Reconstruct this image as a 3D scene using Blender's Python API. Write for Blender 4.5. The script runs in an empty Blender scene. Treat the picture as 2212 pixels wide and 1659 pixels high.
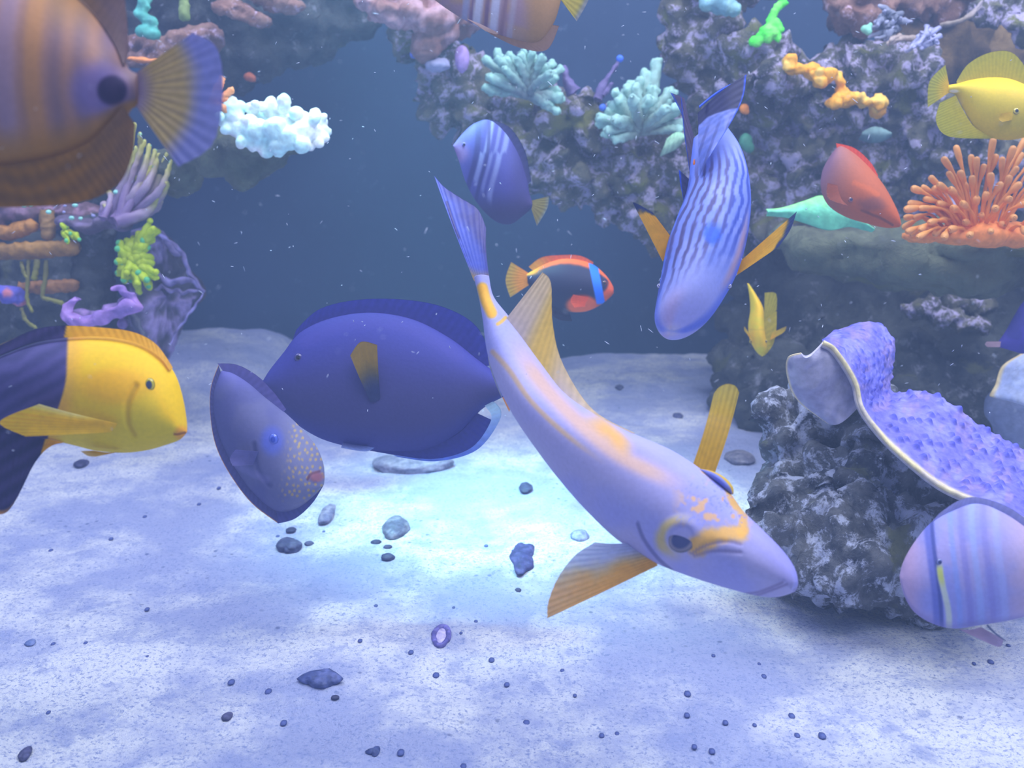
import bpy, math, random
import numpy as np
from mathutils import Vector

# ------------------------------------------------------------------ camera, light, exposure
S = bpy.context.scene
COL = S.collection
F = 2372.0                                   # focal length in pixels of the 2212 px wide frame
W, H = 2212, 1659
CAM = np.array([0.0, 0.0, 0.40])
PITCH = math.radians(-14.0)
FWD = np.array([0.0, math.cos(PITCH), math.sin(PITCH)])
UP = np.array([0.0, -math.sin(PITCH), math.cos(PITCH)])
RIGHT = np.array([1.0, 0.0, 0.0])

cd = bpy.data.cameras.new('camera')
cd.sensor_fit = 'HORIZONTAL'; cd.sensor_width = 36.0; cd.lens = 36.0 * F / W
cd.clip_start = 0.01; cd.clip_end = 50
cd.dof.use_dof = True; cd.dof.focus_distance = 0.80; cd.dof.aperture_fstop = 11.0
cam = bpy.data.objects.new('camera', cd); COL.objects.link(cam)
cam.location = Vector(CAM); cam.rotation_euler = (math.pi/2 + PITCH, 0, 0)
S.camera = cam

S.view_settings.view_transform = 'Standard'
S.view_settings.look = 'None'
S.view_settings.gamma = 1.0
S.view_settings.use_curve_mapping = False
S.view_settings.exposure = 0.72

wd = bpy.data.worlds.new('world'); S.world = wd; wd.use_nodes = True
wd.node_tree.nodes['Background'].inputs[0].default_value = (0.52, 0.64, 1.0, 1)
wd.node_tree.nodes['Background'].inputs[1].default_value = 0.44

def area(name, loc, target, sx, sy, power, col, spread=math.pi):
    l = bpy.data.lights.new(name, 'AREA'); l.shape = 'RECTANGLE'; l.size = sx; l.size_y = sy
    l.energy = power; l.color = col; l.spread = spread
    o = bpy.data.objects.new(name, l); COL.objects.link(o); o.location = loc
    d = Vector(target) - Vector(loc); o.rotation_euler = d.to_track_quat('-Z', 'Y').to_euler()
    return o
# reef lamps over the open top of the tank
area('reef_lamp_blue', (-0.9, 1.1, 1.35), (-0.75, 1.15, 0), 0.5, 0.3, 3.4, (0.46, 0.50, 1.0))
area('reef_lamp_white', (0.25, 0.75, 1.25), (0.2, 0.95, 0), 0.7, 0.4, 4.8, (0.86, 0.93, 1.0))
area('reef_lamp_right', (1.0, 1.0, 1.35), (0.6, 0.9, 0), 0.5, 0.3, 6.0, (0.72, 0.76, 1.0))
area('reef_lamp_cyan', (-0.36, 1.28, 1.25), (0.0, 1.06, 0), 0.14, 0.14, 0.62, (0.42, 1.0, 0.98), math.radians(24))
area('reef_lamp_front', (0.35, 0.1, 1.5), (0.25, 0.8, 0.1), 1.0, 0.4, 5.8, (0.93, 0.93, 1.0))

area('reef_fill_back', (0.35, 1.25, 1.45), (0.35, 1.6, 0.45), 1.6, 0.25, 6.8, (0.80, 0.84, 1.0))  # added fill light that brightens the rock tops at the back
area('reef_fill_back_left', (-0.75, 1.3, 1.4), (-0.6, 1.6, 0.0), 0.8, 0.25, 3.0, (0.72, 0.80, 1.0))  # added fill light for the back sand on the left

# ------------------------------------------------------------------ helpers
def P(px, py, d):
    px = np.asarray(px, float); py = np.asarray(py, float); d = np.asarray(d, float)
    px, py, d = np.broadcast_arrays(px, py, d)
    return (CAM + d[..., None] * (FWD + ((px - W/2) / F)[..., None] * RIGHT + ((H/2 - py) / F)[..., None] * UP))

def proj(p):
    q = np.asarray(p) - CAM; d = q @ FWD
    return W/2 + F * (q @ RIGHT) / d, H/2 - F * (q @ UP) / d

def lin(c):
    c = np.asarray(c, float) / 255.0
    return np.where(c <= 0.04045, c / 12.92, ((c + 0.055) / 1.055) ** 2.4)

TINT = np.array([1.10, 1.08, 0.92])          # pigment under the blue light
def alb(c):
    c = lin(c) * TINT
    warm = np.clip((c[..., 0] - c[..., 2]) / (c[..., 0] + 1e-6), 0, 1)
    c = c * np.stack([1 + 0 * warm, 1 - 0.06 * warm, 1 - 0.6 * warm], -1)
    return np.clip(c, 0, 0.93)

def _h(ix, iy, iz, seed):
    n = (ix * 374761393 + iy * 668265263 + iz * 2147483647 + seed * 974634777) & 0xffffffff
    n = ((n ^ (n >> 13)) * 1274126177) & 0xffffffff
    n = ((n ^ (n >> 16)) * 2246822519) & 0xffffffff
    return ((n ^ (n >> 15)) & 0xffffff) / float(0xffffff)

def vnoise(p, seed=0):                        # smooth value noise in -1..1
    p = np.asarray(p, float); i = np.floor(p).astype(np.int64); f = p - i
    f = f * f * f * (f * (f * 6 - 15) + 10)
    r = 0
    for a in (0, 1):
        for b in (0, 1):
            for c in (0, 1):
                w = (f[..., 0] if a else 1 - f[..., 0]) * (f[..., 1] if b else 1 - f[..., 1]) * (f[..., 2] if c else 1 - f[..., 2])
                r = r + w * _h(i[..., 0] + a, i[..., 1] + b, i[..., 2] + c, seed)
    return r * 2 - 1

def fbm(p, oct=4, seed=0, ridge=False):
    r = 0; a = 1.0; t = 0
    p = np.asarray(p, float)
    for k in range(oct):
        n = vnoise(p, seed + k)
        if ridge: n = 1 - 2 * np.abs(n)
        r = r + a * n; t += a; a *= 0.5; p = p * 2.03 + 7.1
    return r / t

def worley(p, seed=0):
    i = np.floor(p).astype(np.int64); best = np.full(p.shape[:-1], 9.0)
    for a in (-1, 0, 1):
        for b in (-1, 0, 1):
            for c in (-1, 0, 1):
                q = i + np.array([a, b, c])
                off = np.stack([_h(q[..., 0], q[..., 1], q[..., 2], seed + s) for s in (1, 2, 3)], -1)
                best = np.minimum(best, ((q + off - p) ** 2).sum(-1))
    return np.sqrt(best)

def n2(px, py, s, seed=0, oct=3):
    px, py = np.broadcast_arrays(np.asarray(px, float), np.asarray(py, float))
    return fbm(np.stack([px / s, py / s, np.zeros_like(px)], -1), oct, seed)

def ss(a, b, x):
    t = np.clip((x - a) / (b - a), 0, 1); return t * t * (3 - 2 * t)

def mx(a, b, t):
    t = np.asarray(t, float)[..., None]; return np.asarray(a, float) * (1 - t) + np.asarray(b, float) * t

def spline(pts, n):                           # centripetal-ish Catmull-Rom through any-dimension points
    p = np.asarray(pts, float)
    if p.ndim == 1: p = p[:, None]; flat = True
    else: flat = False
    k = len(p); t = np.linspace(0, k - 1, n); i = np.clip(np.floor(t).astype(int), 0, k - 2); f = (t - i)[:, None]
    g = lambda j: p[np.clip(j, 0, k - 1)]
    p0, p1, p2, p3 = g(i - 1), g(i), g(i + 1), g(i + 2)
    r = 0.5 * ((2 * p1) + (-p0 + p2) * f + (2 * p0 - 5 * p1 + 4 * p2 - p3) * f**2 + (-p0 + 3 * p1 - 3 * p2 + p3) * f**3)
    return r[:, 0] if flat else r

def mesh_obj(name, v, f, mat, parent=None, col=None, smooth=True):
    v = np.asarray(v, float).reshape(-1, 3)
    m = bpy.data.meshes.new(name)
    f = np.asarray(f, np.int32) if not isinstance(f, np.ndarray) else f.astype(np.int32)
    k = f.shape[1]
    m.vertices.add(len(v)); m.vertices.foreach_set('co', v.astype(np.float32).ravel())
    m.loops.add(f.size); m.loops.foreach_set('vertex_index', f.ravel())
    m.polygons.add(len(f)); m.polygons.foreach_set('loop_start', np.arange(0, f.size, k, dtype=np.int32))
    m.polygons.foreach_set('loop_total', np.full(len(f), k, dtype=np.int32))
    m.polygons.foreach_set('use_smooth', np.full(len(f), smooth))
    m.update(calc_edges=True); m.validate()
    if col is not None:
        col = np.asarray(col, float).reshape(len(v), -1)
        if col.shape[1] == 3: col = np.concatenate([col, np.ones((len(v), 1))], 1)
        a = m.color_attributes.new('pigment', 'FLOAT_COLOR', 'POINT')
        a.data.foreach_set('color', col.astype(np.float32).ravel())
    m.materials.append(mat)
    o = bpy.data.objects.new(name, m); COL.objects.link(o)
    if parent is not None: o.parent = parent; o.matrix_parent_inverse = parent.matrix_world.inverted()
    return o

def tag(o, label, cat, group=None, kind=None):
    o['label'] = label; o['category'] = cat
    if group: o['group'] = group
    if kind: o['kind'] = kind
    return o

def empty(name, loc, label, cat, group=None):
    o = bpy.data.objects.new(name, None); o.empty_display_size = 0.01; COL.objects.link(o)
    o.location = Vector([float(x) for x in loc])
    bpy.context.view_layer.update()
    return tag(o, label, cat, group)

def grid_faces(nu, nv, closed_v=False, base=0):
    i = np.arange(nu - 1)[:, None]; j = np.arange(nv if closed_v else nv - 1)[None, :]
    a = i * nv + j; b = i * nv + (j + 1) % nv; c = (i + 1) * nv + (j + 1) % nv; d = (i + 1) * nv + j
    return np.stack([a, b, c, d], -1).reshape(-1, 4) + base

# ------------------------------------------------------------------ materials
def new_mat(name):
    m = bpy.data.materials.new(name); m.use_nodes = True
    n = m.node_tree.nodes; return m, n, m.node_tree.links, n['Principled BSDF']

def mat_pigment(name, rough=0.45, bump=0.15, bscale=220, alpha=False, var=0.12, spec=0.4, sheen=0.0, transl=0.0, dist=0.0006):
    m, n, l, b = new_mat(name)
    a = n.new('ShaderNodeAttribute'); a.attribute_name = 'pigment'
    tc = n.new('ShaderNodeTexCoord')
    nz = n.new('ShaderNodeTexNoise'); nz.inputs['Scale'].default_value = bscale; nz.inputs['Detail'].default_value = 4
    l.new(tc.outputs['Object'], nz.inputs['Vector'])
    mr = n.new('ShaderNodeMapRange'); mr.inputs[1].default_value = 0.3; mr.inputs[2].default_value = 0.7
    mr.inputs[3].default_value = 1 - var; mr.inputs[4].default_value = 1 + var
    l.new(nz.outputs['Fac'], mr.inputs[0])
    vm = n.new('ShaderNodeVectorMath'); vm.operation = 'SCALE'
    l.new(a.outputs['Color'], vm.inputs[0]); l.new(mr.outputs[0], vm.inputs['Scale'])
    l.new(vm.outputs[0], b.inputs['Base Color'])
    b.inputs['Roughness'].default_value = rough
    b.inputs['Specular IOR Level'].default_value = spec
    if bump:
        bp = n.new('ShaderNodeBump'); bp.inputs['Strength'].default_value = bump; bp.inputs['Distance'].default_value = dist
        l.new(nz.outputs['Fac'], bp.inputs['Height']); l.new(bp.outputs[0], b.inputs['Normal'])
    out = n['Material Output']; sh = b.outputs[0]
    if transl:
        t = n.new('ShaderNodeBsdfTranslucent'); l.new(vm.outputs[0], t.inputs['Color'])
        mxs = n.new('ShaderNodeMixShader'); mxs.inputs[0].default_value = transl
        l.new(sh, mxs.inputs[1]); l.new(t.outputs[0], mxs.inputs[2]); sh = mxs.outputs[0]
    if alpha:
        tr = n.new('ShaderNodeBsdfTransparent'); m2 = n.new('ShaderNodeMixShader')
        l.new(a.outputs['Alpha'], m2.inputs[0]); l.new(tr.outputs[0], m2.inputs[1]); l.new(sh, m2.inputs[2]); sh = m2.outputs[0]
    l.new(sh, out.inputs['Surface'])
    return m

M_SKIN = mat_pigment('fish_skin', 0.6, 0.25, 420, var=0.05, spec=0.22, dist=0.0004)
M_FIN = mat_pigment('fin_membrane', 0.5, 0.15, 300, alpha=True, var=0.08, transl=0.42)
M_EYE = mat_pigment('fish_eye', 0.08, 0, 100, var=0.0, spec=0.8)
M_CORAL = mat_pigment('coral_tissue', 0.6, 0.5, 160, var=0.18, dist=0.002)
M_SOFT = mat_pigment('soft_tentacle', 0.4, 0.2, 120, var=0.10, transl=0.25)
M_SHELL = mat_pigment('shell_and_pebble', 0.6, 0.6, 260, var=0.3, dist=0.001)

def mat_rock(name, dark, mid, light, scale=14, tint=None, cover=0.5, tcover=0.62, bd=0.012, fine=70):
    m, n, l, b = new_mat(name)
    tc = n.new('ShaderNodeTexCoord'); geo = tc.outputs['Object']
    def noise(s, d=6, r=0.6, off=0, dist=0.0):
        mp = n.new('ShaderNodeMapping'); mp.inputs['Location'].default_value = (off, off * 1.7, -off)
        l.new(geo, mp.inputs[0])
        z = n.new('ShaderNodeTexNoise'); z.inputs['Scale'].default_value = s; z.inputs['Detail'].default_value = d
        z.inputs['Roughness'].default_value = r; z.inputs['Distortion'].default_value = dist
        l.new(mp.outputs[0], z.inputs['Vector']); return z.outputs['Fac']
    def ramp(src, a, bb):
        r = n.new('ShaderNodeMapRange'); r.inputs[1].default_value = a; r.inputs[2].default_value = bb
        r.interpolation_type = 'SMOOTHSTEP'; l.new(src, r.inputs[0]); return r.outputs[0]
    def mixc(f, A, B):
        x = n.new('ShaderNodeMix'); x.data_type = 'RGBA'; l.new(f, x.inputs[0])
        for sock, val in ((x.inputs[6], A), (x.inputs[7], B)):
            if isinstance(val, (tuple, list, np.ndarray)): sock.default_value = (*[float(q) for q in val], 1)
            else: l.new(val, sock)
        return x.outputs[2]
    n1 = noise(scale, 8, 0.7, 0, 0.2); c = mixc(ramp(n1, 0.38, 0.60), dark, mid)
    nb = noise(scale * 2.2, 8, 0.75, 3.3, 0.3); c = mixc(ramp(nb, cover, cover + 0.10), c, light)
    if tint is not None:
        nt = noise(scale * 0.8, 6, 0.6, 9.1, 0.5); c = mixc(ramp(nt, tcover, tcover + 0.08), c, tint)
    l.new(c, b.inputs['Base Color']); b.inputs['Roughness'].default_value = 0.75
    b.inputs['Specular IOR Level'].default_value = 0.25
    hz = noise(fine, 6, 0.7, 5.0, 0.6)
    bp = n.new('ShaderNodeBump'); bp.inputs['Strength'].default_value = 0.8; bp.inputs['Distance'].default_value = bd
    l.new(hz, bp.inputs['Height']); l.new(bp.outputs[0], b.inputs['Normal'])
    return m

A3 = lambda *c: tuple(alb(c))
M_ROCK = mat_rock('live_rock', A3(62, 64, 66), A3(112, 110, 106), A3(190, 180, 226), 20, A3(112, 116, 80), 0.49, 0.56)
M_ROCK_DARK = mat_rock('dark_reef_rock', A3(44, 48, 58), A3(80, 84, 88), A3(126, 128, 148), 16, A3(84, 88, 74), 0.56, 0.6)  # darker colour mix for the dark olive and grey rocks
M_ROCK_BROWN = mat_rock('brown_rock', A3(98, 80, 72), A3(134, 112, 94), A3(160, 142, 140), 16, A3(110, 96, 104), 0.6, 0.6, 0.006)
M_ROCK_NEAR = mat_rock('foreground_rock', A3(58, 62, 78), A3(106, 108, 120), A3(182, 188, 224), 24, A3(108, 112, 100), 0.49, 0.60, 0.008, 110)
M_ROCK_OLIVE = mat_rock('olive_rock', A3(72, 78, 74), A3(100, 108, 98), A3(130, 132, 138), 12, A3(88, 94, 72), 0.6, 0.58, 0.006)
M_ROCK_PINK = mat_rock('pink_crust', A3(124, 90, 96), A3(158, 124, 132), A3(196, 172, 206), 26, A3(130, 116, 104), 0.54, 0.62, 0.006)

# ------------------------------------------------------------------ the setting: sand bed and back wall
def sand_h(x, y):
    x = np.asarray(x, float); y = np.asarray(y, float); x, y = np.broadcast_arrays(x, y)
    p = np.stack([x, y, np.zeros_like(x)], -1)
    h = 0.012 * fbm(p * 3.0, 3, 5) + 0.0035 * fbm(p * 14, 3, 8)
    h = h + 0.046 * ss(-0.30, -0.42, x) * ss(1.35, 1.78, y)          # bank of sand against the left of the back wall
    return h

def G(px, py, lift=0.0):
    """point of the sand under a pixel"""
    d = FWD + (px - W/2) / F * RIGHT + (H/2 - py) / F * UP
    z = 0.0
    for _ in range(12):
        t = (z + lift - CAM[2]) / d[2]; q = CAM + t * d; z = float(sand_h(q[0], q[1]))
    return q
def Gd(px, py):
    return float(np.dot(G(px, py) - CAM, FWD))

nx, ny = 620, 420
ux = np.linspace(-1, 1, nx); xs = 2.3 * np.sign(ux) * np.abs(ux) ** 1.3
uy = np.linspace(0, 1, ny); ys = 0.30 + 1.75 * uy ** 1.15
X, Y = np.meshgrid(xs, ys, indexing='ij')
p3 = np.stack([X, Y, np.zeros_like(X)], -1)
Z = sand_h(X, Y) + 0.0020 * fbm(p3 * 60, 3, 12) - 0.0022 * ss(0.16, 0.05, worley(p3 * 45, 3)) * (fbm(p3 * 4, 2, 30) > -0.1)
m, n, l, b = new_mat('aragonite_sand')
tc = n.new('ShaderNodeTexCoord')
def tn(s, d=5, r=0.6, kind='ShaderNodeTexNoise'):
    z = n.new(kind); z.inputs['Scale'].default_value = s
    if kind.endswith('Noise'): z.inputs['Detail'].default_value = d; z.inputs['Roughness'].default_value = r
    l.new(tc.outputs['Object'], z.inputs['Vector']); return z
def tr(src, a, bb, c=0.0, d=1.0):
    r = n.new('ShaderNodeMapRange'); r.inputs[1].default_value = a; r.inputs[2].default_value = bb
    r.inputs[3].default_value = c; r.inputs[4].default_value = d; r.interpolation_type = 'SMOOTHSTEP'
    l.new(src, r.inputs[0]); return r.outputs[0]
def tm(f, A, B, mode='MIX'):
    x = n.new('ShaderNodeMix'); x.data_type = 'RGBA'; x.blend_type = mode
    if isinstance(f, float): x.inputs[0].default_value = f
    else: l.new(f, x.inputs[0])
    for s_, v_ in ((x.inputs[6], A), (x.inputs[7], B)):
        if isinstance(v_, tuple): s_.default_value = (*v_, 1)
        else: l.new(v_, s_)
    return x.outputs[2]
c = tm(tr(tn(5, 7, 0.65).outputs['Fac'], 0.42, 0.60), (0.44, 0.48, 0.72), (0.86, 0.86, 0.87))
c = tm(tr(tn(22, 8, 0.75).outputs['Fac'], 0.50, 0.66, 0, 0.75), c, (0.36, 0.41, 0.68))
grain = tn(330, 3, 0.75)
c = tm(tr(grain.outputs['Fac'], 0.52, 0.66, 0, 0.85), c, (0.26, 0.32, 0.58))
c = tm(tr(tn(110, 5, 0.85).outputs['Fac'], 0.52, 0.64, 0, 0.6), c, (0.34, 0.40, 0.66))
vor = tn(75, kind='ShaderNodeTexVoronoi')
spk = tr(vor.outputs['Distance'], 0.20, 0.08)
msk = tr(tn(7, 3).outputs['Fac'], 0.5, 0.62, 0, 0.75)
mm = n.new('ShaderNodeMath'); mm.operation = 'MULTIPLY'; l.new(spk, mm.inputs[0]); l.new(msk, mm.inputs[1])
c = tm(mm.outputs[0], c, (0.13, 0.17, 0.36))
l.new(c, b.inputs['Base Color']); b.inputs['Roughness'].default_value = 0.9; b.inputs['Specular IOR Level'].default_value = 0.1
bp = n.new('ShaderNodeBump'); bp.inputs['Strength'].default_value = 1.0; bp.inputs['Distance'].default_value = 0.004
l.new(tn(190, 5, 0.75).outputs['Fac'], bp.inputs['Height']); l.new(bp.outputs[0], b.inputs['Normal'])
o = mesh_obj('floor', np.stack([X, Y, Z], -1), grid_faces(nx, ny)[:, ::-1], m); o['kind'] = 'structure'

m, n, l, b = new_mat('blue_back_panel')
tc = n.new('ShaderNodeTexCoord')
c = tm(tr(tn(3.5, 6, 0.6).outputs['Fac'], 0.35, 0.65), (0.022, 0.050, 0.105), (0.030, 0.064, 0.13))
c = tm(tr(tn(60, 4, 0.7).outputs['Fac'], 0.60, 0.75, 0, 0.25), c, (0.16, 0.24, 0.36))
l.new(c, b.inputs['Base Color']); b.inputs['Roughness'].default_value = 0.6; b.inputs['Specular IOR Level'].default_value = 0.2
BY = 1.795                                    # back wall distance
xc = 0.13
wx = [-2.4, xc, 2.4]; wy = [BY, BY, BY - 0.16]
v = []; 
for a, q in zip(wx, wy):
    for z in (-0.1, 0.95): v.append((a, q, z))
for a, q in zip(wx, wy):
    for z in (-0.1, 0.95): v.append((a, q + 0.03, z))
fc = [(0, 2, 3, 1), (2, 4, 5, 3), (6, 7, 9, 8), (8, 9, 11, 10), (1, 3, 9, 7), (3, 5, 11, 9), (0, 6, 8, 2), (2, 8, 10, 4), (0, 1, 7, 6), (4, 10, 11, 5)]
o = mesh_obj('wall_back', v, np.array(fc), m, smooth=False); o['kind'] = 'structure'

# the water itself: a faint blue haze filling the tank
m = bpy.data.materials.new('water_haze'); m.use_nodes = True; n = m.node_tree.nodes; l = m.node_tree.links
n.remove(n['Principled BSDF']); vs_ = n.new('ShaderNodeVolumePrincipled')
vs_.inputs['Color'].default_value = (0.45, 0.63, 1.0, 1); vs_.inputs['Density'].default_value = 0.15; vs_.inputs['Anisotropy'].default_value = 0.0
l.new(vs_.outputs[0], n['Material Output'].inputs['Volume'])
q = [(a, b_, c_) for a in (-2.5, 2.5) for b_ in (-0.25, 1.95) for c_ in (-0.12, 0.93)]
fc = [(0, 1, 3, 2), (4, 6, 7, 5), (0, 4, 5, 1), (2, 3, 7, 6), (0, 2, 6, 4), (1, 5, 7, 3)]
o = mesh_obj('water', q, np.array(fc), m, smooth=False); o['kind'] = 'structure'
WATER = o

# ------------------------------------------------------------------ builders: bodies, fins, eyes, tubes, blobs
def Surf(px0, py0, d0, gx=0.0, gy=0.0, bend=None):
    def f(px, py, off=0.0):
        px = np.asarray(px, float); py = np.asarray(py, float)
        d = d0 + gx * (px - px0) + gy * (py - py0)
        if bend is not None: d = d + bend(px, py)
        return P(px, py, d - off)
    return f

def s_normal(sf, px, py):
    e = 2.0
    a = sf(px + e, py) - sf(px - e, py); c_ = sf(px, py + e) - sf(px, py - e)
    nn = np.cross(a, c_); nn /= np.linalg.norm(nn, axis=-1, keepdims=True)
    s = np.sign(((CAM - sf(px, py)) * nn).sum(-1, keepdims=True)); return nn * s

def body(name, T, B, Wd, sf, colf, parent, nu=150, nv=72, pw=0.85, disp=None, mat=None):
    """lofted fish trunk: T and B are the two edges, Wd the half thickness in metres at each station"""
    t = spline(T, nu); b_ = spline(B, nu); w = spline(Wd, nu)
    w = np.maximum(w, 0.0004)
    th = np.linspace(0, 2 * math.pi, nv, endpoint=False)
    cs = np.cos(th); sn = np.sin(th)
    k = (1 + cs) / 2                                         # 1 at T, 0 at B
    px = b_[:, None, 0] * (1 - k) + t[:, None, 0] * k; py = b_[:, None, 1] * (1 - k) + t[:, None, 1] * k
    global LAST
    base = sf(px, py); nrm = s_normal(sf, px, py)
    off = np.sign(sn) * np.abs(sn) ** (1.25 / pw) * w[:, None]
    pos = base + nrm * off[..., None]
    fx, fy = proj(pos); fr_ = np.clip(np.sign(sn), 0, 1)[None, :] * np.ones_like(px)
    LAST = (fx[:, 1:nv // 2].ravel(), fy[:, 1:nv // 2].ravel(), pos[:, 1:nv // 2].reshape(-1, 3), nrm[:, 1:nv // 2].reshape(-1, 3))
    px, py = fx * fr_ + px * (1 - fr_), fy * fr_ + py * (1 - fr_)
    u = np.broadcast_to(np.linspace(0, 1, nu)[:, None], px.shape)
    kk = np.broadcast_to(k, px.shape); side = np.broadcast_to(sn, px.shape)
    if disp is not None: pos = pos + nrm * (disp(px, py, u, kk) * np.clip(side, 0, 1) )[..., None]
    col = alb(np.clip(colf(px, py, u, kk), 0, 255))
    f = grid_faces(nu, nv, True)
    v = pos.reshape(-1, 3); col = col.reshape(-1, 3)
    n0 = len(v)
    v = np.concatenate([v, pos[0].mean(0)[None], pos[-1].mean(0)[None]]); col = np.concatenate([col, col[:1], col[n0 - 1:n0]])
    j = np.arange(nv); j2 = (j + 1) % nv
    c1 = np.stack([np.full(nv, n0), j2, j, j], -1)
    c2 = np.stack([np.full(nv, n0 + 1), (nu - 1) * nv + j, (nu - 1) * nv + j2, (nu - 1) * nv + j2], -1)
    o = mesh_poly(name, v, [f, c1[:, :3], c2[:, :3]], mat or M_SKIN, parent, col)
    return o

def mesh_poly(name, v, flists, mat, parent=None, col=None, smooth=True):
    m = bpy.data.meshes.new(name); v = np.asarray(v, np.float32).reshape(-1, 3)
    tot = np.concatenate([np.full(len(f), f.shape[1]) for f in flists]); idx = np.concatenate([f.ravel() for f in flists])
    m.vertices.add(len(v)); m.vertices.foreach_set('co', v.ravel())
    m.loops.add(len(idx)); m.loops.foreach_set('vertex_index', idx.astype(np.int32))
    m.polygons.add(len(tot)); m.polygons.foreach_set('loop_start', np.concatenate([[0], np.cumsum(tot)[:-1]]).astype(np.int32))
    m.polygons.foreach_set('loop_total', tot.astype(np.int32)); m.polygons.foreach_set('use_smooth', np.full(len(tot), smooth))
    m.update(calc_edges=True); m.validate()
    if col is not None:
        col = np.asarray(col, float)
        if col.shape[1] == 3: col = np.concatenate([col, np.ones((len(col), 1))], 1)
        a = m.color_attributes.new('pigment', 'FLOAT_COLOR', 'POINT'); a.data.foreach_set('color', col.astype(np.float32).ravel())
    m.materials.append(mat); o = bpy.data.objects.new(name, m); COL.objects.link(o)
    if parent is not None: o.parent = parent; o.matrix_parent_inverse = parent.matrix_world.inverted()
    return o

def fin(name, R, Tp, sf, colf, parent, nu=70, nv=28, rays=16, ripple=0.0004, off=(0, 0), thick=0.0007, curve=0.0, alpha=(1.0, 0.8), edge=0.0, mat=None):
    """thin rayed membrane between a root edge R and an outer edge Tp"""
    r = spline(R, nu); t = spline(Tp, nu); k = np.linspace(0, 1, nv)
    px = r[:, None, 0] * (1 - k) + t[:, None, 0] * k; py = r[:, None, 1] * (1 - k) + t[:, None, 1] * k
    u = np.broadcast_to(np.linspace(0, 1, nu)[:, None], px.shape); kk = np.broadcast_to(k, px.shape)
    base = sf(px, py); nrm = s_normal(sf, px, py)
    o_ = off[0] * (1 - kk) + off[1] * kk + curve * np.sin(kk * math.pi)
    rp = 0.2 * ripple * np.sin(u * rays * 2 * math.pi) * (0.3 + kk)
    th = thick * (1.15 - kk)
    fr = base + nrm * (o_ + rp + th)[..., None]; bk = base + nrm * (o_ + rp - th)[..., None]
    ray = 0.5 + 0.5 * np.cos(u * rays * 2 * math.pi)
    c = alb(np.clip(colf(px, py, u, kk) * (0.96 + 0.05 * ray[..., None]), 0, 255))
    al = alpha[0] * (1 - kk) + alpha[1] * kk - 0.06 * (1 - ray) * kk
    c = np.concatenate([c, np.clip(al, 0, 1)[..., None]], -1).reshape(-1, 4)
    n0 = nu * nv; f1 = grid_faces(nu, nv); f2 = grid_faces(nu, nv, base=n0)[:, ::-1]
    i = np.arange(nu - 1); e1 = np.stack([i * nv + nv - 1, (i + 1) * nv + nv - 1, (i + 1) * nv + nv - 1 + n0, i * nv + nv - 1 + n0], -1)
    j = np.arange(nv - 1); e2 = np.stack([j, j + 1, j + 1 + n0, j + n0], -1); e3 = e2 + (nu - 1) * nv; e3 = e3[:, ::-1]
    return mesh_poly(name, np.concatenate([fr.reshape(-1, 3), bk.reshape(-1, 3)]), [f1, f2, e1, e2, e3], mat or M_FIN, parent, np.concatenate([c, c]))

def fan(name, root, outer, sf, colf, parent, **k):           # fin from a short root to a wide edge
    return fin(name, root, outer, sf, colf, parent, **k)

def eye(px, py, rpx, sf, off, iris, pupil, parent, ring=0.55, bulge=0.55, sx=1.0, ang=0.0):
    i_ = np.argmin((LAST[0] - px) ** 2 + (LAST[1] - py) ** 2); c0 = LAST[2][i_]; nrm = LAST[3][i_]
    R = rpx * float(np.dot(c0 - CAM, FWD)) / F; c0 = c0 - nrm * R * 0.14
    a = RIGHT - nrm * np.dot(RIGHT, nrm); a /= np.linalg.norm(a); bvec = np.cross(nrm, a)
    ca, sa = math.cos(ang), math.sin(ang); a, bvec = a * ca + bvec * sa, -a * sa + bvec * ca
    nu, nv = 28, 40
    ph = np.linspace(0, math.pi, nu)[:, None]; th = np.linspace(0, 2 * math.pi, nv, endpoint=False)[None]
    rad = np.sin(ph)
    v = c0 + (rad * np.cos(th) * sx)[..., None] * a * R + (rad * np.sin(th))[..., None] * bvec * R + (np.cos(ph) + 0 * th)[..., None] * nrm * R * bulge
    rr = np.broadcast_to(np.where(ph < math.pi / 2, rad, 1.5), v.shape[:2])
    t = ss(ring - 0.05, ring + 0.05, rr)
    c = mx(pupil, iris, t); c = mx(c, np.array(iris) * 0.6, ss(0.88, 1.0, rr))
    return mesh_obj('eye', v, grid_faces(nu, nv, True), M_EYE, parent, alb(c))

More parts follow.
